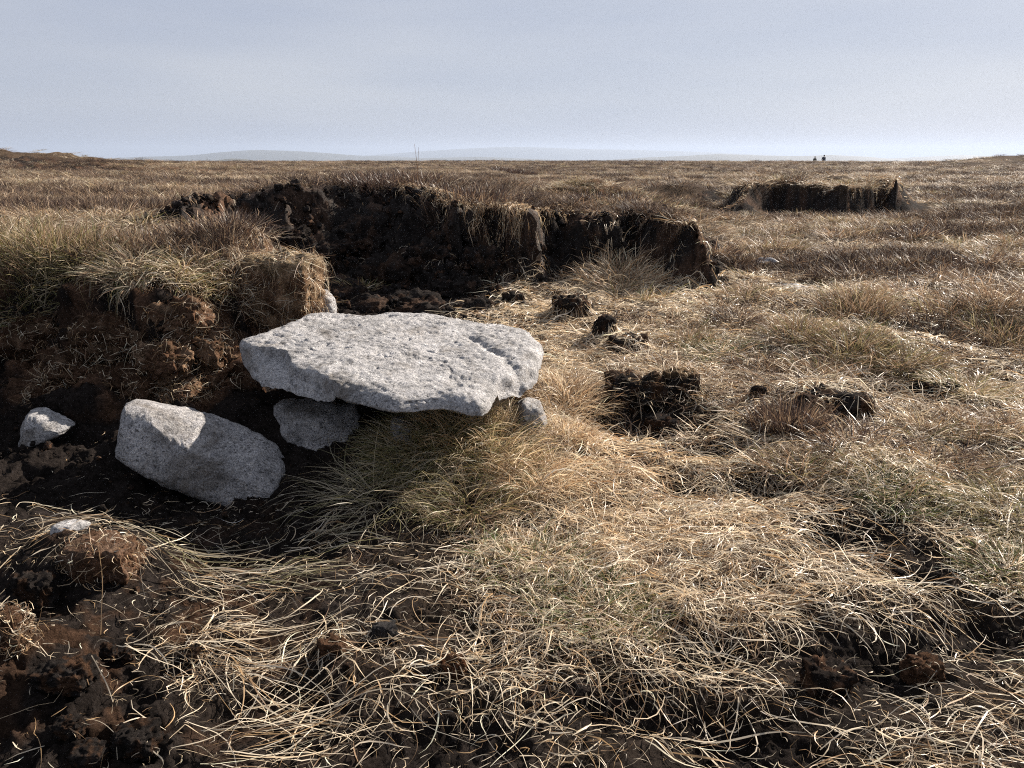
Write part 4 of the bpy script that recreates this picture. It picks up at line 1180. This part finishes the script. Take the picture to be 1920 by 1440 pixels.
# ------------------------------------------------------------------ moor cover: tufts scattered with geometry nodes
def tuft_src(name, n, rad, L, pal, lean, w, droop, mat, mix_pal=None, mixf=.3, s=5):
    X, Y, Z, t = tuft_paths(n, rad, L, lean[0], lean[1], s, droop)
    W = (w * rng.uniform(.6, 1.4, n))[:, None] * np.minimum(1, .5 + 2 * t) * (1 - .85 * t ** 2.5)
    C = pick(pal, n)
    if mix_pal:
        q = rng.random(n) < mixf; C[q] = pick(mix_pal, int(q.sum()))
    return obj(name, ribbons(name, np.stack([X, Y, np.maximum(Z, .004)], -1), W, C, rng.normal(0, .9, n)[:, None] + rng.normal(0, 1., n)[:, None] * t), mat, linkit=False)
def source(name, objs):
    c = bpy.data.collections.new(name)
    for o in objs: c.objects.link(o)
    return c
MAT_SRC = []
for i in range(4): MAT_SRC.append(tuft_src(f'tuft_a{i}', 70, .16, .17, 'straw', (.7, 1.3), .0021, .8, M_TUFT, 'old', .45))
for i in range(4): MAT_SRC.append(tuft_src(f'tuft_b{i}', 80, .15, .20, 'brown', (.4, 1.1), .0021, .7, M_TUFT, 'old', .35))
for i in range(3): MAT_SRC.append(tuft_src(f'tuft_c{i}', 110, .14, .17, 'heath', (.25, .7), .0020, .5, M_HEATH, 'brown', .25))
for i in range(2): MAT_SRC.append(tuft_src(f'tuft_d{i}', 90, .12, .17, 'olive', (.4, 1.1), .0020, .7, M_TUFT, 'straw', .3))
SRC = source('tuft_sources', MAT_SRC)

def scatter(name, pts, rot, scl, idx, coll):
    me = bpy.data.meshes.new(name)
    n = len(pts)
    me.vertices.add(n); me.vertices.foreach_set('co', np.ascontiguousarray(pts, np.float32).ravel())
    a = me.attributes.new('rot', 'FLOAT_VECTOR', 'POINT'); a.data.foreach_set('vector', np.ascontiguousarray(rot, np.float32).ravel())
    a = me.attributes.new('scl', 'FLOAT_VECTOR', 'POINT'); a.data.foreach_set('vector', np.ascontiguousarray(scl, np.float32).ravel())
    a = me.attributes.new('pick', 'INT', 'POINT'); a.data.foreach_set('value', np.ascontiguousarray(idx, np.int32))
    o = bpy.data.objects.new(name, me); link(o)
    ng = bpy.data.node_groups.new(name, 'GeometryNodeTree')
    ng.interface.new_socket('Geometry', in_out='INPUT', socket_type='NodeSocketGeometry')
    ng.interface.new_socket('Geometry', in_out='OUTPUT', socket_type='NodeSocketGeometry')
    N = ng.nodes.new; Lk = ng.links.new
    gi = N('NodeGroupInput'); go = N('NodeGroupOutput'); ip = N('GeometryNodeInstanceOnPoints'); ci = N('GeometryNodeCollectionInfo')
    ci.inputs['Collection'].default_value = coll; ci.inputs['Separate Children'].default_value = True; ci.inputs['Reset Children'].default_value = True
    ip.inputs['Pick Instance'].default_value = True
    def na_(nm, ty):
        q = N('GeometryNodeInputNamedAttribute'); q.data_type = ty; q.inputs['Name'].default_value = nm
        return [s for s in q.outputs if s.enabled][0]
    Lk(gi.outputs[0], ip.inputs['Points']); Lk(ci.outputs[0], ip.inputs['Instance'])
    Lk(na_('pick', 'INT'), ip.inputs['Instance Index']); Lk(na_('rot', 'FLOAT_VECTOR'), ip.inputs['Rotation']); Lk(na_('scl', 'FLOAT_VECTOR'), ip.inputs['Scale'])
    Lk(ip.outputs[0], go.inputs[0])
    md = o.modifiers.new('scatter', 'NODES'); md.node_group = ng
    return o
def cover(name, x, y, heath_bias, smin, smax, sz=1.0, prob=None):
    n = len(x)
    z = terrain(x, y)
    r = np.hypot(x, y)
    g = 1.2 * fbm2(x * .22, y * .45, 4, 210) + .6 * fbm2(x * .05, y * .11, 3, 215) + heath_bias
    u = rng.random(n)
    kind = np.where(g > .08, np.where(u < .85, 2, np.where(u < .95, 1, 0)), np.where(g < -.10, np.where(u < .78, 0, np.where(u < .93, 1, 3)), np.where(u < .34, 0, np.where(u < .72, 1, np.where(u < .88, 2, 3)))))
    st = np.array([0, 4, 8, 11])[kind]; nn = np.array([4, 4, 3, 2])[kind]
    idx = st + (rng.random(n) * nn).astype(int)
    s = rng.uniform(smin, smax, n) * np.interp(r, [4, 10, 30, 110], [1.0, 1.15, 1.6, 2.3])
    zz = rng.uniform(.7, 1.2, n) * sz * np.interp(r, [4, 30, 110], [1, .75, .6])
    o = scatter(name, np.column_stack([x, y, z - .01]), np.column_stack([rng.normal(0, .12, n), rng.normal(0, .12, n), rng.uniform(0, 2 * PI, n)]),
                np.column_stack([s, s, s * zz]), idx, SRC)
    return tag(o, kind='stuff')
# near and middle distance floor
n = 9000
r = np.sqrt(rng.uniform(3.2 ** 2, 15 ** 2, n)); a = rng.uniform(-.86, .86, n)
x = r * np.sin(a); y = r * np.cos(a)
_, SSc = terrain(x, y, True)
steep = np.zeros(n, bool)
for (t, s), (Pk, Wk, Zk) in zip(SSc, BANKS):
    steep |= (t > .03) & (s < .02) & ((signed(x, y, Pk, Wk)[1] < .62) | ((Pk is HAG) & (y < 8.2)))
s_far = signed(x, y, FAR); steep |= (s_far < 0) & (s_far > -.8) & (y < 13.6) & (x > 3)
px, py = to_px(x, y, terrain(x, y))
keep = ~steep & ~((y < 5.2) & (px < 1120)) & ~((r < 6.5) & (rng.random(n) < .45)) & ~inside(x, y, HAG)
keep &= ~((px < 1100) & (py > 500) & (y < 6.2)) & ~in_mud(x, y)
cover('moor_grass', x[keep], y[keep], -.02, .8, 1.25, .6)
# left bank top
n = 2600
x = rng.uniform(-7, -1.2, n); y = rng.uniform(3.2, 9, n)
s1_, _w = signed(x, y, LEFT, LEFT_W)
sh_ = signed(x, y, HAG); keep = (s1_ > .03) & ~((sh_ > -1.9) & (sh_ < .05) & (y < 8.2) & (x > -3.4 + .0 * y))
cover('bank_grass', x[keep], y[keep], .05, .75, 1.2, .7)
# heather on the hag and the lump
n = 2600
x = rng.uniform(-3.4, 2.4, n); y = rng.uniform(6.0, 11.5, n)
sh = signed(x, y, HAG); sl = signed(x, y, LUMP)
keep = ((sh > .08) | (sl > .05)) & (rng.random(n) < .9)
cover('heather_cover', x[keep], y[keep], .30, .7, 1.2, .5)
# open moor out to the skyline
n = 26000
r = np.exp(rng.uniform(math.log(14), math.log(122), n) * .0 + np.log(np.sqrt(rng.uniform(14 ** 2, 122 ** 2, n))))
k2 = 9000
r[:k2] = np.sqrt(rng.uniform(13 ** 2, 45 ** 2, k2))
a = rng.uniform(-.72, .72, n)
x = r * np.sin(a); y = r * np.cos(a)
s_far = signed(x, y, FAR); keep = ~((s_far < .05) & (s_far > -.8) & (y < 13.9) & (x > 3))
cover('open_moor_grass', x[keep], y[keep], .0, .9, 1.5, .5)

# crumbs of peat strewn over the bare faces and floor
M_CRUMB = earth_mat()
CR = []
for i in range(6):
    CR.append(obj(f'crumb{i}', clod_mesh(f'crumb{i}', .03, .026, .02, 60 + i, 1.2, [black_c, black_c, peat_c][i % 3], [peat_c, black_c * 1.5, brown_c * .7][i % 3], 4, None, .3), M_CRUMB, linkit=False))
CRC = source('crumb_sources', CR)
n = 60000
x = rng.uniform(-3.6, 2.6, n); y = rng.uniform(1.1, 7.8, n); z = hz(x, y)
px, py = to_px(x, y, z)
sh, wh = signed(x, y, HAG, HAG_W); th = 1 + sh / wh
sl_, wl_ = signed(x, y, LEFT, LEFT_W); tl = 1 + sl_ / wl_
p = np.maximum.reduce([bare_at(px, py) * .9, hole_at(x, y) * .7, ((th > .0) & (sh < 0) & (y < 8.2)) * .8, ((tl > 0) & (tl < .8)) * .5, (py > 950) * .22])
for cx_, cy_, cw_ in CLODS: p = np.maximum(p, 1.3 * np.exp(-((x - cx_) ** 2 + (y - cy_ + .02) ** 2) / (cw_ * .75) ** 2))
p = p * np.clip(.5 + 1.2 * fbm2(x * 4, y * 4, 3, 990), .05, 1) * np.clip(y / 4, .35, 1)
keep = rng.random(n) < p * .55
x, y, z = x[keep], y[keep], z[keep]; n = len(x)
s_ = (.22 + 1.1 * rng.random(n) ** 4) * np.clip(y / 3.2, .75, 2.2)
o = scatter('peat_crumbs', np.column_stack([x, y, z + .003 * s_]), rng.uniform(0, 6.28, (n, 3)), np.column_stack([s_, s_, s_]), rng.integers(0, 6, n), CRC); tag(o, kind='stuff')
# short broken flecks of straw
def fleck_d(x, y, z):
    px, py = to_px(x, y, z)
    return np.clip(.16 + .5 * straw_density(x, y, z), 0, 1) * np.clip((py - 620) / 250, 0, 1) * np.where(inside(x, y, SLAB_PLAN), 0, 1) * np.where((py < 930) & (px < 620), .25, 1)
P3, W3, T3, D3 = litter(42000, (-1.9, 2.8), (1.15, 4.2), fleck_d, 3, .62, .28, 4)
o = obj('straw_flecks', ribbons('straw_flecks', P3, W3, pick('straw', len(P3)), T3), M_STRAW); tag(o, kind='stuff')

# ------------------------------------------------------------------ tall dead stems against the sky and on the bank
def stem(px, py, top_px, top_py, label, w=.0016):
    x, y, z = on_ground(px, py)
    tx, ty, tz = at_y(top_px, top_py, y)
    s = 9; t = np.linspace(0, 1, s)
    P = np.stack([x + (tx - x) * t ** 1.4, y + .02 * np.sin(3 * t), z + (tz - z) * t], -1)[None]
    P -= np.array([x, y, z])
    o = obj('dead_stem', ribbons('dead_stem', np.repeat(P, 2, 0), np.repeat((w * (1 - .6 * t))[None], 2, 0), np.array([[.2, .13, .08], [.2, .13, .08]]), np.array([[0.] * s, [PI / 2] * s])), M_TUSS)
    o.location = (x, y, z)
    return tag(o, label, 'grass stem', 'dead grass stems standing against the moor')
stem(785, 352, 777, 270, 'taller thin dead stem on hag top rising above the skyline', .004)
stem(782, 352, 785, 276, 'shorter thin dead stem beside the taller one on hag top', .003)
stem(160, 500, 162, 362, 'upright dark dead stem on left bank, right of a paler leaning one', .0022)
stem(60, 500, 14, 372, 'pale dead stem leaning left at the left edge of bank', .0018)
stem(80, 490, 78, 375, 'thin upright dead stem between leaning and dark stems on left bank', .0016)

# ------------------------------------------------------------------ grey mud patches on the right floor
M_MUD = plain_mat('wet_grey_mud', (.16, .16, .17), .38, .5)
def mud(px, py, w, d):
    x0, y0, _ = on_ground(px, py)
    n = 48; rr = 7
    V = [(x0, y0, 0)]
    for k in range(1, rr + 1):
        for j in range(n):
            a_ = 2 * PI * j / n
            q = k / rr * (1 + .35 * float(fbm2(np.array([math.cos(a_) * 1.5 + px]), np.array([math.sin(a_) * 1.5]), 3, 900)[0]))
            V.append((x0 + w * q * math.cos(a_), y0 + d * q * math.sin(a_), 0))
    V = np.array(V); kk = np.concatenate([[0], np.repeat(np.arange(1, rr + 1), n)]) / rr
    V[:, 2] = terrain(V[:, 0], V[:, 1]) + .014 - .06 * kk ** 2 + .014 * fbm2(V[:, 0] * 12, V[:, 1] * 12, 2, 901)
    J = 1 + np.arange(rr * n).reshape(rr, n)
    F = np.stack([J[:-1], J[1:], np.roll(J[1:], -1, 1), np.roll(J[:-1], -1, 1)], -1).reshape(-1, 4)
    me = mesh_np('mud_patch', V, F)
    bm = bmesh.new(); bm.from_mesh(me); bm.verts.ensure_lookup_table()
    for j in range(n): bm.faces.new((bm.verts[0], bm.verts[int(J[0, j])], bm.verts[int(J[0, (j + 1) % n])]))
    bm.to_mesh(me); bm.free()
    return tag(obj('mud_patch', me, M_MUD), kind='structure')
mud(1495, 537, .32, .24)
mud(1432, 490, .22, .18)

# ------------------------------------------------------------------ two walkers beyond the crest
def person(px, top_py, hgt, dist_y, jacket, trousers, label, turn, lean, hat=None):
    x = (px - 960) / FPX * dist_y
    zt = CAM_Z + (290 - top_py) / FPX * dist_y / CP
    z0 = zt - hgt
    k = hgt / 1.75
    sk = [  # (x, y, z, radius, parent)
        (0, 0, .95, .135, None), (0, .0, 1.12, .135, 0), (0, .02, 1.32, .155, 1), (0, .04, 1.46, .075, 2), (0, .07, 1.53, .055, 3), (0, .10, 1.62, .085, 4), (0, .11, 1.70, .07, 5),
        (.19, .03, 1.40, .065, 2), (.24, -.05, 1.14, .05, 7), (.23, .10, .93, .038, 8), (.23, .16, .86, .035, 9),
        (-.19, .03, 1.40, .065, 2), (-.25, .06, 1.14, .05, 11), (-.22, .22, .97, .038, 12), (-.22, .27, .91, .035, 13),
        (.10, .02, .88, .095, 0), (.11, .14, .50, .065, 15), (.11, .05, .09, .045, 16), (.11, .20, .04, .04, 17),
        (-.10, 0, .88, .095, 0), (-.11, -.02, .48, .065, 19), (-.11, -.25, .12, .045, 20), (-.11, -.12, .04, .04, 21)]
    me = bpy.data.meshes.new('person')
    me.from_pydata([Vector((a * k, b * k + lean * max(0, c - .9) * k, c * k)) for a, b, c, r, p in sk], [(p, i) for i, (a, b, c, r, p) in enumerate(sk) if p is not None], [])
    o = bpy.data.objects.new('person', me); link(o)
    md = o.modifiers.new('skin', 'SKIN')
    for i, q in enumerate(sk):
        v = me.skin_vertices[0].data[i]; v.radius = (q[3] * k * (1.15 if i in (1, 2) else 1), q[3] * k * .85); v.use_root = (i == 0)
    ss = o.modifiers.new('sub', 'SUBSURF'); ss.levels = 2; ss.render_levels = 2
    dg = bpy.context.evaluated_depsgraph_get()
    m2 = bpy.data.meshes.new_from_object(o.evaluated_get(dg))
    o.modifiers.clear(); o.data = m2
    for nm, c in (('skin_tone', (.45, .28, .2)), ('jacket_cloth', jacket), ('trouser_cloth', trousers), ('dark_boots', (.02, .018, .016))):
        m2.materials.append(plain_mat(nm, c))
    for f in m2.polygons:
        c = f.center / k
        f.material_index = 3 if c.z < .12 else 2 if c.z < .98 and abs(c.x) < .2 else 0 if (c.z > 1.5 or (c.z < .93 and abs(c.x) > .17)) else 1
        f.use_smooth = True
    # hood or hair as a cap over the head
    bm = bmesh.new(); bmesh.ops.create_uvsphere(bm, u_segments=16, v_segments=10, radius=.105 * k)
    for v in bm.verts:
        v.co.z *= 1.15
        if v.co.y > .02 * k and v.co.z < .04 * k: v.co.y *= .45
    hm = bpy.data.meshes.new('hair'); bm.to_mesh(hm); bm.free()
    h = obj('hood' if hat else 'hair', hm, plain_mat('hair_cloth', hat or (.03, .022, .018)), o)
    h.location = (0, (.09 + lean * .75) * k, 1.65 * k)
    # rucksack as part of the outfit
    bm = bmesh.new(); bmesh.ops.create_cube(bm, size=1)
    bmesh.ops.bevel(bm, geom=bm.edges[:], offset=.25, segments=3, affect='EDGES')
    for v in bm.verts: v.co = Vector((v.co.x * .30 * k, v.co.y * .17 * k, v.co.z * .42 * k))
    rm = bpy.data.meshes.new('rucksack'); bm.to_mesh(rm); bm.free()
    rk = obj('rucksack', rm, plain_mat('rucksack_cloth', tuple(c * .7 for c in jacket)), o)
    rk.location = (0, (-.17 + lean * .4) * k, 1.28 * k)
    o.location = (x, dist_y, z0); o.rotation_euler = (0, 0, turn)
    return tag(o, label, 'person')
person(1521, 290.0, 1.78, 116, (.035, .045, .07), (.03, .03, .04), 'taller walker in dark blue jacket on the skyline, head bowed', -.5, .22)
person(1505.5, 292.5, 1.62, 116, (.05, .055, .045), (.035, .03, .03), 'shorter walker in dark olive jacket on the skyline', 2.6, .06)

print('tris', sum(len(m.loops) - 2 * len(m.polygons) for m in {o.data for o in COL.objects if o.type == 'MESH'}))
